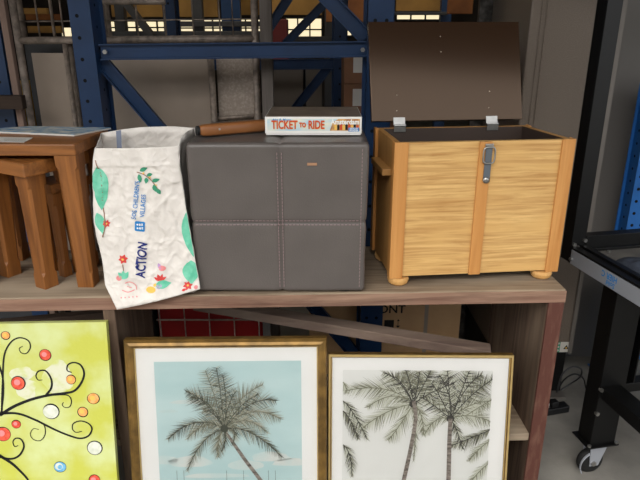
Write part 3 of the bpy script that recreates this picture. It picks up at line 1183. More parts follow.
def picture(label, P0, tau, yaw, corners, prof, mat_in, print_px, art, prof_mats):
    """corners: a0,a1,b1 from the photo; the frame stands on the floor"""
    F = Lean(P0, tau, yaw)
    a0, a1, b1 = corners
    b0 = -(F.P0.z - .004) / math.cos(tau)
    root = thing('picture_frame', label, 'picture', F.w((a0 + a1) / 2, b0, 0), yaw)
    ROOTM[root.name] = Matrix.Translation(root.location) @ Matrix.Rotation(yaw, 4, 'Z')
    mb = MB()
    frame_profile(F, a0, a1, b0, b1, prof, mb, lambda j: prof_mats[j])
    mb.build('moulding', ['gold', 'gold_light'], root, world=True)
    i = mat_in
    mt = MB()
    mt.add([F.w(a0 + i, b0 + i, -.0085), F.w(a1 - i, b0 + i, -.0085), F.w(a1 - i, b1 - i, -.0085), F.w(a0 + i, b1 - i, -.0085),
            F.w(a0 + i, b0 + i, -.0105), F.w(a1 - i, b0 + i, -.0105), F.w(a1 - i, b1 - i, -.0105), F.w(a0 + i, b1 - i, -.0105)],
           [(0, 1, 2, 3), (4, 5, 6, 7), (0, 1, 5, 4), (1, 2, 6, 5), (2, 3, 7, 6), (3, 0, 4, 7)])
    mt.build('mount', 'mat', root, world=True)
    bd = MB()
    bd.add([F.w(a0 + i, b0 + i, -.0108), F.w(a1 - i, b0 + i, -.0108), F.w(a1 - i, b1 - i, -.0108), F.w(a0 + i, b1 - i, -.0108),
            F.w(a0 + i, b0 + i, -.014), F.w(a1 - i, b0 + i, -.014), F.w(a1 - i, b1 - i, -.014), F.w(a0 + i, b1 - i, -.014)],
           [(0, 1, 2, 3), (4, 5, 6, 7), (0, 1, 5, 4), (1, 2, 6, 5), (2, 3, 7, 6), (3, 0, 4, 7)])
    bd.build('backing', 'card_d', root, world=True)
    pm = MB()
    mats = art(F, pm, b0)
    pm.build('print', mats, root, world=True, fixn=False)
    g = MB()
    g.add([F.w(a0 + i, b0 + i, -.004), F.w(a1 - i, b0 + i, -.004), F.w(a1 - i, b1 - i, -.004), F.w(a0 + i, b1 - i, -.004)], [(0, 1, 2, 3)])
    g.build('glass', 'glass', root, world=True, fixn=False)
    return root, F


def art_blue(F, mb, b0):
    aL, bT = F.ab(153, 363)
    aR, _ = F.ab(301, 361)
    bB = b0 + .11
    dd = -.0080
    mb.add([F.w(aL, bB, dd), F.w(aR, bB, dd), F.w(aR, bT, dd), F.w(aL, bT, dd)], [(0, 1, 2, 3)], 0)

    def blob(u, v, rx, ry, n=18):
        c = F.ab(u, v)
        pts = []
        for k in range(n):
            w = 2 * PI * k / n
            r = 1 + .25 * noise.noise(Vector((u + math.cos(w) * 1.5, v + math.sin(w) * 1.5, 0)))
            pts.append(F.w(min(aR, max(aL, c[0] + rx * r * math.cos(w))), c[1] + ry * r * math.sin(w) * (1 if math.sin(w) > 0 else .5), dd + .0002))
        mb.add(pts, [tuple(range(n))], 1)
    blob(190, 465, .060, .022)
    blob(166, 463, .03, .018)
    blob(245, 468, .05, .02)
    blob(270, 460, .055, .020)
    blob(290, 465, .05, .016)
    blob(187, 404, .05, .008)
    blob(168, 413, .026, .006)
    blob(215, 478, .09, .01)
    for u in (176, 226, 243, 268, 275, 183):
        a, b = F.ab(u, 472)
        mb.add([F.w(a, b - .05, dd + .0003), F.w(a + .0009, b - .05, dd + .0003), F.w(a + .0009, b, dd + .0003), F.w(a, b, dd + .0003)], [(0, 1, 2, 3)], 2)
    cr = F.ab(224, 430)
    clip = (aL, aR, bB, bT)
    dk = [2, 3, 3, 4]
    for c, t, lf, n in (((214, 395), (205, 372), .042, 34), ((221, 396), (216, 369), .040, 36), ((228, 398), (222, 376), .034, 28),
                        ((232, 400), (262, 386), .040, 36), ((240, 402), (258, 396), .034, 30),
                        ((205, 398), (186, 393), .036, 34), ((208, 396), (190, 399), .03, 26),
                        ((195, 413), (168, 440), .034, 40), ((205, 418), (187, 440), .030, 30),
                        ((200, 436), (187, 472), .028, 34), ((215, 440), (218, 458), .030, 26), ((228, 436), (222, 452), .022, 18),
                        ((250, 402), (280, 420), .040, 44), ((250, 396), (275, 402), .034, 34),
                        ((245, 412), (267, 434), .032, 34), ((250, 425), (281, 458), .032, 40), ((240, 428), (232, 446), .02, 16),
                        ((212, 410), (203, 411), .026, 20), ((226, 405), (236, 392), .03, 22)):
        frond(mb, F, cr, F.ab(*c), F.ab(*t), dd + .0005, lf, n, random.choice(([2, 3, 3, 4], [3, 4, 3, 4], [2, 2, 3, 4])), clip)
    a = disc2d(.011, 12)
    mb.add([F.w(cr[0] + x, cr[1] + y, dd + .001) for x, y in a[0]], a[1], 2)
    trunk(mb, F, [F.ab(225, 433), F.ab(234, 446), F.ab(246, 463), F.ab(262, 484), (F.ab(262, 484)[0] + .06, F.ab(262, 484)[1] - .10)], (.0042, .0058), dd + .0006, 5)
    return ['sky_print', 'cloud_print', 'palm_d', 'palm_m', 'palm_l', 'palm_t']


def art_grey(F, mb, b0):
    aL, bT = F.ab(343, 371)
    aR, _ = F.ab(493.5, 373)
    bB = b0 + .09
    dd = -.0080
    mb.add([F.w(aL, bB, dd), F.w(aR, bB, dd), F.w(aR, bT, dd), F.w(aL, bT, dd)], [(0, 1, 2, 3)], 0)
    clip = (aL, aR, bB, bT)
    A, B = F.ab(413.5, 405), F.ab(451, 420)
    X = F.ab(432, 376)
    s1, s2, s3 = [1, 2, 3, 3], [2, 3, 3], [1, 2, 2, 3]
    for base, c, t, lf, n, mm in (
            (A, (390, 382), (345, 392), .040, 46, s2), (A, (395, 388), (368, 408), .034, 36, s2), (A, (385, 410), (362, 430), .038, 44, s2),
            (A, (402, 425), (389, 441), .036, 34, s2), (A, (400, 378), (384, 374), .040, 34, s1), (A, (412, 385), (405, 369), .034, 30, s3),
            (A, (425, 385), (432, 370), .036, 34, s3), (A, (432, 392), (455, 384), .036, 36, s1), (A, (424, 412), (424, 436), .030, 30, s2), (A, (418, 420), (414, 462), .020, 26, s2),
            (A, (418, 392), (420, 373), .04, 30, s3), (A, (408, 390), (396, 378), .04, 30, s3),
            (B, (430, 402), (420, 398), .03, 26, s1), (B, (435, 415), (425, 436), .028, 30, s2), (B, (440, 395), (432, 384), .036, 34, s3),
            (B, (450, 390), (448, 372), .040, 36, s1), (B, (462, 392), (470, 372), .040, 40, s1), (B, (470, 395), (494, 380), .040, 46, s3),
            (B, (470, 402), (494, 402), .036, 42, s2), (B, (470, 412), (494, 424), .034, 40, s2), (B, (458, 430), (463, 450), .026, 26, s1),
            (B, (465, 385), (482, 376), .040, 40, s3), (B, (455, 400), (440, 376), .040, 36, s3)):
        frond(mb, F, base, F.ab(*c), F.ab(*t), dd + .0005, lf, int(n * 1.3), mm, clip, 1.0, .0021)
    for base, c, t, lf, n, mm in (
            (F.ab(343, 402), (352, 408), (367, 440), .030, 34, s1), (F.ab(343, 412), (352, 420), (358, 440), .028, 26, s3), (F.ab(343, 446), (352, 452), (352, 477), .026, 30, s1),
            (F.ab(343, 383), (346, 386), (347, 394), .018, 14, s2),
            (F.ab(494, 430), (470, 440), (452, 447), .030, 40, s3), (F.ab(494, 462), (480, 470), (470, 486), .026, 30, s2), (F.ab(494, 400), (480, 408), (468, 416), .026, 30, s2),
            (F.ab(494, 440), (480, 448), (470, 462), .026, 30, s2)):
        frond(mb, F, base, F.ab(*c), F.ab(*t), dd + .0005, lf, int(n * 1.3), mm, clip, 1.0, .0021)
    trunk(mb, F, [F.ab(414, 402), F.ab(416, 420), F.ab(411, 450), F.ab(404, 482), F.ab(396, 520)], (.0050, .0062), dd + .0011, 4)
    trunk(mb, F, [F.ab(451, 420), F.ab(450, 440), F.ab(449, 482), F.ab(448, 520)], (.0056, .0066), dd + .0011, 4)
    for c in (A, B):
        a = disc2d(.011, 12)
        mb.add([F.w(c[0] + x, c[1] + y, dd + .0010) for x, y in a[0]], a[1], 1)
    return ['grey_print', 'palm_d2', 'palm_m2', 'palm_l2', 'palm_t']


wide = [(0, -.022), (0, .000), (.003, .004), (.009, .002), (.016, .0045), (.022, .001), (.0245, -.003), (.027, -.006), (.027, -.022)]
picture('gold framed print of a single palm against a pale blue sky', (0, 1.42, .6708), R(10), R(1.0), (-.5214, .0179, -.0041), wide, .0255,
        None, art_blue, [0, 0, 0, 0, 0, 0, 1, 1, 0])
thin = [(0, -.020), (0, .000), (.002, .002), (.006, .002), (.009, -.002), (.0105, -.004), (.0105, -.020)]
picture('thin gold framed print of two palms on a white grey sky', (0, 1.435, .6665), R(9.5), R(-.6), (.0229, .5242, -.0536), thin, .0095,
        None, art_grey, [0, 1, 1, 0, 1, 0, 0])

# tree painting
FC = Lean((0, 1.431, .6705), R(9.5), R(2.1))
ca1, cb1 = FC.ab(106, 322)
ca0 = ca1 - .60
cb0 = -(FC.P0.z - .004) / math.cos(R(9.5))
pt = thing('canvas_painting', 'yellow green canvas of a curly black tree with coloured dots', 'painting', FC.w((ca0 + ca1) / 2, cb0, 0), R(2.1))
cv = MB()
cv.add([FC.w(a, b, d) for d in (0, -.018) for a, b in ((ca0, cb0), (ca1, cb0), (ca1, cb1), (ca0, cb1))],
       [(0, 1, 2, 3), (4, 5, 6, 7), (0, 1, 5, 4), (1, 2, 6, 5), (2, 3, 7, 6), (3, 0, 4, 7)])
cv.build('canvas', 'canvas', pt, world=True)
pa_ = MB()
S_ = 160 / 452.0


def C(x, y):
    return FC.ab(x * S_, 310 + y * S_)


def blotch(x, y, rx, ry, m, seed):
    c = C(x, y)
    pts = []
    for k in range(26):
        w = 2 * PI * k / 26
        r = 1 + .5 * noise.noise(Vector((math.cos(w) * 1.3 + seed, math.sin(w) * 1.3, seed)))
        pts.append(FC.w(c[0] + rx * r * math.cos(w), c[1] + ry * r * math.sin(w), .0002))
    pa_.add(pts, [tuple(range(26))], m)


blotch(165, 195, .040, .045, 5, 1)
blotch(75, 220, .030, .030, 5, 3)
blotch(60, 180, .035, .016, 5, 5)
curls = [([(5, 290), (8, 200), (12, 130), (30, 92), (55, 78), (80, 86), (86, 105), (75, 122), (60, 120), (55, 108), (65, 102)], .0036),
         ([(0, 297), (40, 272), (90, 252), (140, 240), (180, 235), (210, 228), (230, 205), (238, 178), (228, 155), (208, 148), (192, 155), (190, 170), (203, 176)], .0062),
         ([(128, 243), (145, 220), (145, 195), (130, 172), (110, 172), (102, 185), (108, 197), (120, 197)], .0044),
         ([(150, 240), (190, 240), (202, 255), (198, 272), (185, 275), (176, 268), (180, 260)], .0026),
         ([(0, 292), (50, 292), (100, 310), (150, 335), (190, 352), (225, 362), (250, 355), (260, 335), (250, 320), (228, 313), (208, 320), (205, 335), (215, 345), (232, 342)], .0048),
         ([(105, 310), (125, 325), (128, 350), (115, 368), (95, 365), (86, 350), (95, 335), (110, 337)], .0024),
         ([(-10, 412), (30, 420), (55, 410), (68, 385), (60, 365), (45, 362), (37, 372), (42, 385), (52, 382)], .0046),
         ([(-10, 405), (30, 430), (55, 452), (80, 480), (100, 520), (110, 580)], .0066),
         ([(-5, 150), (8, 190), (10, 240), (5, 290)], .0044),
         ([(-20, 330), (-5, 300), (5, 285)], .007)]
for pts, w in curls:
    sp_ = spline([Vector(C(*p)) for p in pts], 6)
    n = len(sp_)
    s2 = strip2d(sp_, [max(.0018, w * 1.4 * (1 - .70 * i / n)) for i in range(n)])
    pa_.add([FC.w(x, y, .0011) for x, y in s2[0]], s2[1], 0)
for x, y, r, m in ((16, 72, 13, 2), (128, 127, 18, 1), (52, 206, 22, 1), (201, 196, 15, 2), (264, 250, 18, 2), (234, 288, 16, 2), (145, 286, 25, 3), (46, 322, 14, 1),
                   (8, 350, 24, 1), (268, 389, 23, 3), (170, 443, 19, 4), (267, 480, 18, 1), (150, 530, 18, 2), (30, 560, 22, 1), (230, 560, 18, 3)):
    c = C(x, y)
    rr = r * S_ * .00258
    for q, mm, off in ((1.0, 0, .0006), (.88, m, .0008)):
        dd = disc2d(rr * q, 24, random.uniform(.95, 1.05), random.uniform(.95, 1.05))
        ox, oy = (random.uniform(-.06, .06) * rr, random.uniform(-.06, .06) * rr) if q < 1 else (0, 0)
        pa_.add([FC.w(c[0] + px + ox, c[1] + py + oy, off) for px, py in dd[0]], dd[1], mm)
    if m in (1, 2, 4):
        dd = disc2d(rr * (.42 if m != 4 else .6), 14)
        pa_.add([FC.w(c[0] + px - rr * .15, c[1] + py + rr * .1, .0010) for px, py in dd[0]], dd[1], {1: 6, 2: 7, 4: 3}[m])
        if m == 4:
            dd = disc2d(rr * .38, 14)
            pa_.add([FC.w(c[0] + px, c[1] + py, .0012) for px, py in dd[0]], dd[1], 4)
pa_.build('painted_tree', ['paint_black', 'paint_red', 'paint_orange', 'paint_white', 'paint_blue', 'canvas_pale', 'ink_pink', 'ink_yellow'], pt, world=True, fixn=False)


# ------------------------------------------------------------------ blue rack frame behind the bench
def upright(root, x0, x1, y0, dep, z0, z1, mat, pitch=.075, name='upright', hx=.5):
    mb = MB()
    t = .004
    mb.box(x0, x1, y0, y0 + t, z0, z1)
    mb.box(x0, x0 + t, y0 + t, y0 + dep, z0, z1)
    mb.box(x1 - t, x1, y0 + t, y0 + dep, z0, z1)
    mb.box(x0 - .012, x0, y0 + dep - t, y0 + dep, z0, z1)
    mb.box(x1, x1 + .012, y0 + dep - t, y0 + dep, z0, z1)
    z = z0 + .04
    while z < z1 - .02:
        for fx in hx if isinstance(hx, tuple) else (hx,):
            cx_ = x0 + (x1 - x0) * fx
            mb.lathe([(.0065, -.0003), (.0065, .0001)], 12, (cx_, y0, z), 'y', 1)
        mb.lathe([(.0055, -.0001), (.0055, .0003)], 10, (x1, y0 + dep * .5, z + pitch / 2), 'x', 1)
        mb.lathe([(.0055, -.0003), (.0055, .0001)], 10, (x0, y0 + dep * .5, z + pitch / 2), 'x', 1)
        z += pitch
    up_ = mb.build(name, [mat, 'hole'], root)
    MB().box(x0 - .02, x1 + .02, y0 - .015, y0 + dep + .015, z0 - .004, z0 - .0002).build('foot_plate', mat, root)
    return up_


RY = 2.20
rack = thing('pallet_rack_frame', 'blue steel pallet rack frame with braces directly behind the bench', 'rack', (0, RY, .004), 0)
upright(rack, -.862, -.788, 0, .10, 0, 2.4, 'rack_blue', .072, hx=.36)
upright(rack, .166, .252, 0, .075, 0, 2.4, 'rack_blue', .095, hx=(.28, .74))


def rk(u, v, dy=.03):
    p = at(u, v, RY + dy)
    return p - Vector((0, RY, .004))


def channel(root, a, b, h, mat, name):
    a, b = Vector(a), Vector(b)
    mb = MB()
    d = (b - a).normalized()
    upv = Vector((0, 1, 0)).cross(d)
    if upv.z < 0:
        upv = -upv
    mb.beam(a, b, .004, h, upv)
    for sg in (-1, 1):
        o = upv * (h / 2 * sg) + Vector((0, -.010, 0))
        mb.beam(a + o, b + o, .022, .004, upv)
    return mb.build(name, mat, root)


channel(rack, rk(101, 52), rk(367, 49), .050, 'rack_blue', 'cross_brace')
channel(rack, rk(98, 56, .052), rk(366, 366, .052), .046, 'rack_blue', 'diagonal_brace')
channel(rack, rk(250, -82, .052), rk(366, 38, .052), .050, 'rack_blue', 'diagonal_brace')
for u, v in ((104, 52), (363, 50)):
    p_ = rk(u, v, .0)
    MB().lathe([(.008, .006), (.008, .016)], 6, (p_.x, 0.0, p_.z), 'y').build('bolt', 'steel', rack)

# ------------------------------------------------------------------ galvanised cage behind the rack
CYG = 2.42
cage = thing('mesh_cage', 'galvanised tube cage with wire mesh over grey sheet panels', 'cage', (-.55, CYG, 0), 0)


def cg(u, v, dy=0.0):
    return at(u, v, CYG + dy) - Vector((-.55, CYG, 0))


def vpost(u, v, r, z0, z1, name, mat='galv', dy=0.0, n=10):
    p_ = cg(u, v, dy)
    MB().tube([(p_.x, p_.y, z0), (p_.x, p_.y, z1)], r, n).build(name, mat, cage, smooth=True)
    return p_.x


xl = vpost(19, 44, .014, 0, 2.0, 'corner_post')
vpost(22, 20, .011, cg(22, 38).z, 2.0, 'mesh_post', dy=.05)
vpost(67, 60, .010, 0, cg(60, 44).z, 'middle_post')
vpost(72, 60, .009, 0, cg(60, 44).z, 'middle_post', dy=.04)
vpost(103, 20, .012, cg(100, 38).z, 2.0, 'mesh_post')
vpost(108, 20, .010, cg(100, 38).z, 2.0, 'mesh_post', dy=.04)
vpost(212.5, 90, .013, 0, cg(212, 44).z, 'middle_post')
xr = vpost(256, 60, .014, 0, 2.0, 'corner_post')
zt_ = cg(150, 39.5).z
MB().tube([(xl, 0, zt_ - .004), (xr, 0, zt_ + .004)], .014, 10).build('rail', 'galv', cage, smooth=True)
z2_ = cg(150, 1.5).z
MB().tube([(cg(100, 1).x, 0, z2_), (cg(165, 1).x, 0, z2_)], .012, 10).build('rail', 'galv', cage, smooth=True)
zb_ = cg(240, 119).z
MB().tube([(cg(214, 119).x, .01, zb_), (xr, .01, zb_ + .012)], .008, 10).build('rail', 'galv', cage, smooth=True)
MB().tube([(xl, 0, .22), (xr, 0, .22)], .014, 10).build('rail', 'galv', cage, smooth=True)
wr = MB()
for u, r in ((36, .0035), (51, .006), (60.5, .0035), (136, .0035), (164, .0045), (192, .003), (219, .0035), (232, .0025)):
    p_ = cg(u, 22)
    wr.tube([(p_.x, .016, zt_), (p_.x, .016, 2.0)], r, 6)
zw = cg(150, 20.5).z
wr.tube([(xl, .02, zw - .004), (xr, .02, zw + .006)], .003, 6)
wr.tube([(xl, .02, zw + .11), (xr, .02, zw + .12)], .003, 6)
wr.build('wire_mesh', 'galv', cage, smooth=True)
for (u0, u1, v0, mt_, dy) in ((24, 78, 44, 'darkgrey', .09), (31, 70, 53, 'sheet', .05), (104, 210, 56, 'sheet', .05), (216, 253, 58, 'sheet2', .03)):
    a, b = cg(u0, v0, dy), cg(u1, v0, dy)
    MB().box(a.x, b.x, dy, dy + .004, .22, a.z).build('sheet_panel', mt_, cage, bevel=.001)

tp = at(267, 60, 2.36)
tpo = MB().box(tp.x - .022, tp.x + .022, 2.345, 2.39, 0, 2.1).build('timber_post', 'greypost', bevel=.002)
tag(tpo, 'grey cracked timber post beside the cage corner', 'post')

# timber and steel on the far left
p_ = at(12, 60, 2.36)
tag(MB().box(p_.x - .014, p_.x + .010, 2.35, 2.375, 0, 2.0).build('timber_batten', 'pinkwood', bevel=.001), 'pale pinkish timber batten upright at the left photo edge', 'timber')
p_ = at(6, 60, 2.44)
rl = thing('rack_post', 'dark blue rack post at the left photo edge', 'post', (p_.x - .04, 2.43, .004), 0)
upright(rl, -.03, .04, 0, .07, 0, 2.2, 'rack_blue', .075)
p_ = at(0, 103, 2.30)
tag(MB().box(p_.x - .5, at(24, 103, 2.30).x, 2.285, 2.32, p_.z - .022, p_.z + .028).build('timber_rail', 'dark_timber', bevel=.002), 'dark brown timber rail above the yellow crate at far left', 'timber')
p_ = at(20, 129, 2.38)
yb_ = MB()
tag(MB().box(p_.x - .6, p_.x - .01, 2.52, 2.9, 0, 1.0).build('dark_cupboard', 'darkgrey', bevel=.006), 'dark cupboard carrying the yellow crate behind the nested tables', 'cupboard')
yb_.box(p_.x - .40, p_.x - .02, 2.54, 2.80, 1.0005, 1.22)
tag(yb_.build('yellow_crate', 'yellow', bevel=.006), 'yellow painted crate behind the nested tables at far left', 'crate')

# ------------------------------------------------------------------ goods behind the ottoman (further back)


def locker(u0, u1, v0, Y, label, name='steel_locker', dep=.5):
    a, b = at(u0, v0, Y), at(u1, v0, Y)
    t = thing(name, label, 'locker', ((a.x + b.x) / 2, Y, 0), 0, 'grey lockers in the dark store')
    w = (b.x - a.x) / 2
    MB().box(-w, w, .02, dep, 0, a.z).build('carcass', 'darkgrey', t, bevel=.003)
    MB().box(-w + .006, w - .006, 0, .018, a.z * .52, a.z - .01).build('door', 'lockergrey', t, bevel=.003)
    MB().box(-w + .006, w - .006, 0, .018, .03, a.z * .52 - .015).build('door', 'lockergrey', t, bevel=.003)
    return t


locker(271, 304, 67, 4.2, 'wide grey steel locker seen behind the game box')
locker(305, 323, 67, 4.2, 'narrow grey steel locker right of the wide one')

r2 = thing('pallet_rack_frame', 'second dark blue rack frame standing in the store behind', 'rack', (0, 3.7, .004), 0)
a = at(339, 60, 3.7)
upright(r2, a.x - .03, a.x + .04, 0, .07, 0, 2.4, 'rack_blue', .09)
upright(r2, a.x - 1.02, a.x - .95, 0, .07, 0, 2.4, 'rack_blue', .09)


def rk2(u, v, dy=.03):
    return at(u, v, 3.7 + dy) - Vector((0, 3.7, .004))


channel(r2, rk2(334, 60, .045), rk2(246, 170, .045), .05, 'rack_blue', 'diagonal_brace')
channel(r2, rk2(336, -8, .045), rk2(285, 44, .045), .045, 'rack_blue', 'diagonal_brace')
channel(r2, rk2(300, -20, .03), rk2(268, 30, .03), .05, 'rack_blue', 'diagonal_brace')
channel(r2, rk2(180, 65), rk2(336, 64), .055, 'rack_blue', 'cross_brace')


def carton(name, label, x0, x1, y0, y1, z0, z1, mat, group=None, strip=None, lab=None):
    t = thing(name, label, 'box', ((x0 + x1) / 2, y0, z0), 0, group)
    w, d, h = (x1 - x0) / 2, y1 - y0, z1 - z0
    MB().box(-w, w, 0, d, 0, h).build('carton_body', mat, t, bevel=.002)
    if strip is not None:
        MB().box(strip - .014, strip + .014, -.0008, -.0002, 0, h).build('tape', 'tape', t)
    if lab:
        MB().box(lab[0], lab[1], -.0008, -.0002, lab[2], lab[3]).build('paper_label', 'paper', t)
    return t


bx0, bx1 = at(344, 80, 2.75).x, at(372, 80, 2.75).x
zs = [at(350, v, 2.75).z for v in (170, 118, 84, 52)]
carton('cardboard_box', 'brown cardboard box, lowest of the stack behind the blue post', bx0, bx1 + .14, 2.75, 3.1, 0, zs[0], 'card_d', 'boxes stacked behind the blue post')
for k, lb in enumerate(('brown cardboard box, second from bottom behind the blue post', 'brown labelled cardboard box, third up behind the blue post', 'brown labelled cardboard box at the top behind the blue post')):
    w = (bx1 + .14 - bx0) / 2
    h = zs[k + 1] - zs[k]
    carton('cardboard_box', lb, bx0, bx1 + .14, 2.75, 3.1, zs[k] + .001, zs[k + 1], 'card_d', 'boxes stacked behind the blue post', None,
           (-w + .04, -w + .095, h * .35, h * .85) if k else None)
carton('cardboard_box', 'brown cardboard box above the diagonal brace, on the top of the store stack', at(322, 0, 3.2).x, at(372, 0, 3.2).x, 3.2, 3.6, at(340, 22, 3.2).z, at(340, -30, 3.2).z, 'card_d') if False else None

# cardboard carton below the bench, seen under the top board
zf = at(424, 320, 2.31)
cb = carton('cardboard_carton', 'large printed cardboard carton on the floor behind the bench', at(309, 310, 2.30).x, at(461, 310, 2.30).x, 2.30, 2.62, 0, .62, 'card', None)
cx_ = (at(309, 310, 2.30).x + at(461, 310, 2.30).x) / 2
ms = MB()
s_x = at(426, 320, 2.30).x - cx_
MB().box(s_x - .008, s_x + .008, -.0008, -.0002, 0, .62).build('tape', 'tape', cb)
d = text2d('FRONT', .052, 0, .001, 1.0)
p_ = at(391, 309.5, 2.30)
xs = [q[0] for q in d[0]]
off = (at(405.5, 309, 2.30).x - cx_) - max(xs)
place2d(ms, d, off, p_.z, -.0010)
ms.build('lettering', 'ink_black', cb, fixn=False)
ms = MB()
a, b = at(384, 329.5, 2.30), at(394, 320, 2.30)
ms.box(a.x - cx_, b.x - cx_, -.0010, -.0003, a.z, b.z)
a, b = at(397.5, 328, 2.30), at(398.4, 320, 2.30)
ms.box(a.x - cx_, b.x - cx_, -.0010, -.0003, a.z, b.z)
c0 = at(398, 325.5, 2.30)
ms.add([(c0.x - cx_ - .010, -.001, c0.z), (c0.x - cx_ + .010, -.001, c0.z), (c0.x - cx_, -.001, c0.z - .010)], [(0, 1, 2)])
c0 = at(398, 321, 2.30)
ms.add([(c0.x - cx_ - .004, -.001, c0.z), (c0.x - cx_ + .008, -.001, c0.z), (c0.x - cx_, -.001, c0.z + .010)], [(0, 1, 2)])
ms.build('handling_mark', 'ink_black', cb, fixn=False)

# red crate with wire front below the bench
ra, rb = at(168, 316, 2.16), at(266, 316, 2.16)
rc = thing('red_crate', 'red plastic crate in a wire basket under the bench', 'crate', ((ra.x + rb.x) / 2, 2.0, 0), 0)
hw = (rb.x - ra.x) / 2
MB().box(-hw, hw, .02, .17, .005, .52).build('crate_body', 'red_plastic', rc, bevel=.004)
wm = MB()
for k in range(5):
    x = -hw + .012 + (2 * hw - .024) * k / 4
    wm.tube([(x, .006, .01), (x, .006, .50)], .0026, 6)
for z in (.06, .20, .325, .423):
    wm.tube([(-hw, .0, z), (hw, .0, z)], .0032, 6)
wm.build('wire_front', 'galv', rc, smooth=True)
ra, rb = at(116, 316, 2.1), at(160, 316, 2.1)
tag(MB().box(ra.x, rb.x, 2.0, 2.17, 0, .56).build('dark_bin', 'darkgrey', bevel=.005), 'dark grey bin under the bench left of the red crate', 'bin')
p_ = at(269, 326, 2.1)
tag(MB().box(p_.x - .014, p_.x + .014, 2.0, 2.03, 0, .55).build('steel_post', 'bluegrey_panel', bevel=.001), 'short blue grey steel post beside the red crate', 'post')

# ------------------------------------------------------------------ far store: timber boards and the rack under them
for k, (u0, u1, v0, v1, Y, mt_) in enumerate((
        (112, 215, -30, 17, 6.5, 'tan'), (225, 262, -30, 15, 6.8, 'tan'), (272, 322, -30, 15, 6.4, 'tan'), (326, 372, -40, 22, 5.6, 'brownboard'),
        (22, 46, 8, 14, 6.4, 'tan'), (26, 60, 14, 20, 6.6, 'brownboard'), (28, 60, 26, 33, 6.9, 'tan'), (396, 445, -30, 11, 6.4, 'tan'), (448, 476, -30, 14, 5.2, 'brownboard'))):
    a, b = at(u0, v1, Y), at(u1, v0, Y)
    struct(MB().box(a.x, b.x, Y, Y + .06, a.z, b.z).build('trim_%d' % (k + 1), mt_, bevel=.004))  # stored timber boards, hung free as fixed pieces
FY = 6.1
fr_ = thing('far_storage_rack', 'dark storage rack far back in front of the bright windows', 'rack', (0, FY, 0), 0)


def fk_(u, v):
    return at(u, v, FY) - Vector((0, FY, 0))


for u, hw_, mt_ in ((120, .045, 'darkgrey'), (198, .045, 'darkgrey'), (231, .09, 'rack_blue'), (330, .05, 'darkgrey'), (446, .05, 'rack_blue')):
    p_ = fk_(u, 20)
    MB().box(p_.x - hw_, p_.x + hw_, 0, .09, 0, 2.4).build('post', mt_, fr_, bevel=.004)
for u0, u1, v, h in ((96, 262, 36.5, .10), (170, 262, 24, .05), (262, 345, 45, .16), (330, 446, 13.5, .03)):
    a, b = fk_(u0, v), fk_(u1, v)
    MB().box(a.x, b.x, -.062, -.002, a.z - h / 2, a.z + h / 2).build('cross_beam', 'darkgrey', fr_, bevel=.004)
b_ = MB()
b_.beam(fk_(127, 0) - Vector((0, .11, 0)), fk_(155, 36) - Vector((0, .11, 0)), .06, .09, (0, 1, 0))
b_.build('brace', 'darkgrey', fr_)
a, b = at(269, 41, 5.7), at(287, 19, 5.7)
tag(MB().box(a.x, b.x, 5.7, 5.95, 0, b.z).build('red_cabinet', 'dark_red', bevel=.01), 'dark red cabinet beside the right far window', 'cabinet')

# galvanised mottled sheet above the lid's right end
a, b = at(478, 30, 2.6), at(528, 30, 2.6)
M['mottled'] = plain('mottled_zinc', (106, 102, 98), .45, .3, c2=(52, 48, 44), scale=34, detail=6)
tag(MB().box(a.x, b.x + .02, 2.6, 2.63, 0, 2.0).build('zinc_sheet', 'mottled', bevel=.001), 'mottled zinc sheet standing behind the right end of the lid', 'sheet')

# ------------------------------------------------------------------ grey cabinet on the right
gx0, gx1, GY = .700, 1.015, 2.13
gc = thing('metal_cabinet', 'tall hammered grey metal cabinet between the chest and black workbench', 'cabinet', (gx0, GY, 0), R(1))
W_ = gx1 - gx0
MB().box(0, W_, 0, .45, .205, 2.0).build('cabinet_body', 'cab', gc, bevel=.006)
MB().box(W_ - .014, W_ + .002, -.004, -.0005, .205, 2.0).build('edge_strip', 'cab_edge', gc)
MB().box(.035, .040, -.003, -.0005, .205, 2.0).box(.052, .056, -.003, -.0005, .205, 2.0).build('seam', 'cab', gc)
MB().box(.005, W_ - .005, .03, .45, .0, .204).build('plinth', 'black_steel', gc)
MB().box(-.02, W_ + .0, -.02, .028, .0, .008).build('floor_plate', 'cab_edge', gc)
stk = MB()
a, b = at(560, 353, GY - .004), at(573, 343, GY - .004)
stk.box(a.x - gx0, b.x - gx0, -.0018, -.0008, a.z, b.z, 0)
cxs, czs = (a.x + b.x) / 2 - gx0, (a.z + b.z) / 2
stk.add([(cxs - .004 - .006, -.0020, czs - .009), (cxs + .012, -.0020, czs - .009), (cxs + .002, -.0020, czs + .010)], [(0, 1, 2)], 1)
stk.add([(cxs - .003, -.0022, czs - .006), (cxs + .006, -.0022, czs - .006), (cxs + .0015, -.0022, czs + .002)], [(0, 1, 2)], 2)
stk.box(a.x - gx0 - .014, a.x - gx0 - .001, -.0018, -.0008, a.z, b.z, 3)
for k in range(3):
    stk.lathe([(.0045, -.0021), (.0045, -.0018)], 10, (a.x - gx0 - .0075, 0, a.z + .008 + k * (b.z - a.z - .014) / 2), 'y', 0)
stk.build('warning_sticker', ['paper', 'ink_black', 'ink_yellow', 'ink_dgreen'], gc)

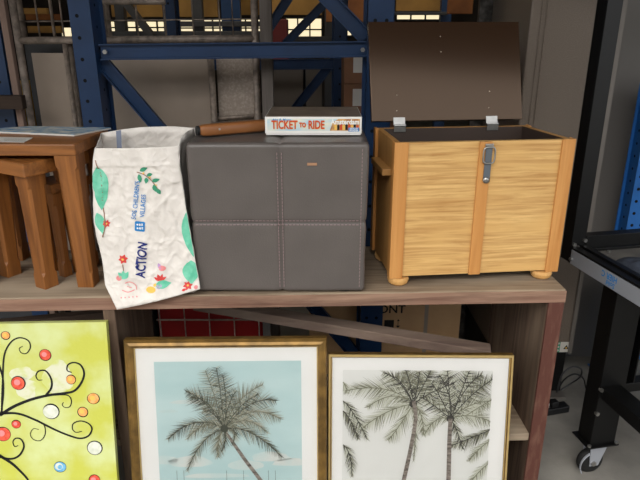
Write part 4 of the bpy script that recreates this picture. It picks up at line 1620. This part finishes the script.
# cables beside it
pw = thing('power_strip', 'black power strip on the floor behind the bench end', 'power strip', tuple(atz(553, 412, 0)), R(15))
MB().box(-.10, .06, -.02, .02, 0, .03).build('strip_body', 'black_plastic', pw, bevel=.004)
MB().box(-.02, .012, -.014, .014, .0302, .055).build('plug', 'black_plastic', pw, bevel=.004)
MB().box(-.055, -.03, -.012, .012, .0302, .055).build('plug', 'paper', pw, bevel=.004)
cpath = [atz(557, 392, .09), atz(562, 375, .19), atz(572, 367, .22), atz(581, 369, .20), atz(580, 377, .14), atz(570, 384, .09), atz(561, 390, .08)]
tag(MB().tube(spline(cpath, 8), .0035, 8).build('cable', 'darkgrey', smooth=True), 'looped dark grey cable rising from the power strip', 'cable')
cpath = [atz(557, 391, .075), atz(564, 380, .15), atz(574, 374, .16), atz(583, 378, .10), atz(586, 388, .03), atz(590, 398, .006), atz(596, 402, .006)]
tag(MB().tube(spline(cpath, 8), .003, 8).build('cable', 'black_plastic', smooth=True), 'black cable running from the power strip towards the workbench', 'cable')

# ------------------------------------------------------------------ black workbench on castors
TZ = .762
WB0, WBR = (.823, 1.838, 0), R(11.5)
wb = thing('steel_workbench', 'black steel workbench on castors with a silver edge, at right', 'workbench', WB0, WBR)
wbi = ROOTM[wb.name].inverted()
# silver edge rail running towards the viewer, and black rail above it
MB().box(0, .004, -.95, .0, TZ - .048, TZ).box(.004, .03, -.95, .0, TZ - .048, TZ - .044).build('edge_rail', 'trim_grey', wb, bevel=.0008)
MB().box(.001, .028, -.95, -.001, TZ + .001, TZ + .008).box(.031, .052, -.95, -.001, TZ - .03, TZ + .014).build('inner_rail', 'black_steel', wb, bevel=.001)
MB().box(.053, .80, -.95, -.001, TZ - .02, TZ - .012).build('tray', 'tray', wb)
MB().box(.058, .80, .012, .05, TZ - .006, TZ + .038).build('back_rail', 'black_steel', wb, bevel=.001)
MB().box(0, .80, .0005, .009, TZ - .048, TZ - .004).build('end_rail', 'black_steel', wb, bevel=.001)
MB().box(.004, .054, .010, .015, TZ - .048, 2.2).box(.004, .009, .015, .06, TZ - .048, 2.2).build('upright', 'black_steel', wb, bevel=.0006)
MB().box(.06, .7, .018, .04, 1.62, 1.66).build('top_rail', 'black_steel', wb)
lx, ly = .036, -.165
MB().box(lx, lx + .092, ly - .033, ly - .028, .136, TZ - .049).box(lx, lx + .005, ly - .028, ly + .034, .136, TZ - .049).build('leg', 'black_steel', wb, bevel=.0008)
MB().box(lx + .0665, lx + .135, ly + .028, ly + .034, .3525, TZ - .049).box(lx + .13, lx + .135, ly - .02, ly + .028, .3525, TZ - .049).build('leg', 'black_steel', wb, bevel=.0008)
MB().box(lx + .008, lx + .074, -.95, ly - .035, .318, .362).build('lower_rail', 'black_steel', wb, bevel=.002)
MB().box(lx + .068, .8, ly - .02, ly + .02, .318, .352).build('lower_rail', 'black_steel', wb, bevel=.002)
cs = MB().box(lx - .014, lx + .100, ly - .046, ly + .046, .1305, .1355).build('castor_plate', 'black_steel', wb, bevel=.001)
fk = MB()
ccx, ccy = lx + .040, ly
for sy_ in (-1, 1):
    y = ccy + sy_ * .019
    fk.hexa([(ccx - .016, y - .0015, .036), (ccx + .016, y - .0015, .036), (ccx + .016, y + .0015, .036), (ccx - .016, y + .0015, .036),
             (ccx - .024, y - .0015, .130), (ccx + .046, y - .0015, .130), (ccx + .046, y + .0015, .130), (ccx - .024, y + .0015, .130)])
fk.box(ccx - .020, ccx + .046, ccy - .02, ccy + .02, .125, .130)
fk.build('castor_fork', 'trim_grey', cs)
MB().lathe([(.026, -.0155), (.040, -.014), (.0455, -.008), (.047, 0), (.0455, .008), (.040, .014), (.026, .0155)], 28, (ccx - .004, ccy, .0472), 'y').build('castor_wheel', 'rubber', cs, smooth=True)
MB().lathe([(.009, -.026), (.009, .026)], 12, (ccx - .004, ccy, .0475), 'y').build('axle', 'steel', cs)
hb = [(ccx - .004 - .0495 * math.cos(R(w)), ccy - .021, .0472 + .0495 * math.sin(R(w))) for w in range(-35, 66, 10)]
for k in (0, .006):
    MB().tube([(x - k * .5, y - k, z) for x, y, z in hb], .002, 6).build('brake_wire', 'trim_grey', cs)


def bolt(p, axis='y', r=.0065, h=.006):
    MB().lathe([(r, -h), (r, h)], 8, p, axis).build('bolt', 'steel', wb)


bolt((lx + .004, ly - .034, .352))
bolt((lx + .004, ly - .034, .262))
bolt((lx + .014, ly - .037, .332), r=.004)
bolt((lx + .098, ly + .027, .375))
for x, y in ((lx - .006, ly - .038), (lx + .094, ly - .039), (lx + .094, ly + .038)):
    bolt((x, y, .138), 'z', .006, .004)
bolt((.012, .008, TZ + .014))
bolt((.026, .009, TZ + .004))
bolt((.050, .009, TZ + .026))
bolt((.0, -.006, TZ - .030), 'x')
bolt((.085, -.02, TZ - .009), 'z', .006, .004)
bolt((.125, -.02, TZ - .009), 'z', .006, .004)
fm = MB()
d = text2d('HIER C', .026, 0, .0006, .9)
d2 = text2d('Solid', .022, .1, .0004, .9)
for dd, y, z in ((d, -.195, TZ - .014), (d2, -.205, TZ - .035)):
    fm.add([(-.0006, y + px, z - pz) for px, pz in dd[0]], dd[1], 0)
fm.build('lettering', 'ink_blue', wb, fixn=False)

# dark cloth lying on the tray
cl = MB()
cc = atz(641, 264, TZ)
n1, n2 = 26, 10
vs = [(cc.x, cc.y, TZ + .010)]
fs = []
for j in range(1, n2 + 1):
    for i in range(n1):
        w = 2 * PI * i / n1
        r = j / n2
        rr = .075 * r * (1 + .15 * noise.noise(Vector((math.cos(w), math.sin(w), 3))))
        h = .018 * (1 - r ** 2) * (1 + .6 * noise.noise(Vector((rr * 40 * math.cos(w), rr * 40 * math.sin(w), 1)))) + .003 * (1 - r)
        vs.append((cc.x + rr * math.cos(w) * .9, cc.y + rr * math.sin(w) * 1.2, TZ - .0115 + max(0.0003, h)))
for i in range(n1):
    fs.append((0, 1 + i, 1 + (i + 1) % n1))
for j in range(n2 - 1):
    for i in range(n1):
        a_, b_2 = 1 + j * n1 + i, 1 + j * n1 + (i + 1) % n1
        fs.append((a_, a_ + n1, b_2 + n1, b_2))
cl.add(vs, fs)
tag(cl.build('dark_cloth', 'cloth', smooth=True), 'crumpled dark blue cloth lying on the workbench tray', 'cloth')

# right background: blue grey cabinet, perforated blue upright, low blue beam
a = at(600, 150, 2.45)
tag(MB().box(1.06, 1.9, 2.45, 2.9, 0, 2.0).build('steel_cupboard', 'bluegrey_panel', bevel=.006), 'blue grey steel cupboard behind the black workbench', 'cupboard')
p_ = at(627, 225, 2.30)
ru = thing('rack_post', 'bright blue perforated rack post behind the black workbench', 'post', (p_.x, 2.30, .004), 0)
upright(ru, 0, .09, 0, .07, 0, p_.z + .55, 'rack_blue_b', .05, hx=(.22, .62))
a = at(630, 354, 2.36)
tag(MB().box(a.x + .04, a.x + .6, 2.38, 2.43, max(.02, a.z - .04), a.z + .05).build('rack_beam', 'rack_blue_b', bevel=.002), 'low bright blue beam on the floor behind the workbench', 'beam')

# ------------------------------------------------------------------ light
for lx_, ly_ in ((-1.2, 4.9), (.9, 4.9)):  # unseen fill lights, added to brighten the far boards
    ld = bpy.data.lights.new('store_lamp', 'AREA')
    ld.shape = 'RECTANGLE'
    ld.size, ld.size_y = 1.5, .12
    ld.energy = 12
    ld.color = (1, .9, .74)
    lo_ = bpy.data.objects.new('store_lamp', ld)
    COL.objects.link(lo_)
    lo_.location = (lx_, ly_, 2.85)
    lo_.rotation_euler = (R(25), 0, 0)
w = bpy.data.worlds.new('overcast_sky')
scn.world = w
w.use_nodes = True
bg = w.node_tree.nodes['Background']
bg.inputs['Color'].default_value = (.96, .98, 1.0, 1)
bg.inputs['Strength'].default_value = 2.5

sd = bpy.data.lights.new('hazy_sun', 'SUN')
sd.energy = 2.2
sd.angle = R(32)
sd.color = (1.0, .96, .9)
so_ = bpy.data.objects.new('hazy_sun', sd)
COL.objects.link(so_)
so_.rotation_euler = (R(47), 0, R(-20))

scn.view_settings.view_transform = 'Standard'
scn.view_settings.look = 'None'
scn.view_settings.gamma = 1
scn.view_settings.exposure = 0.0
scn.view_settings.use_curve_mapping = False
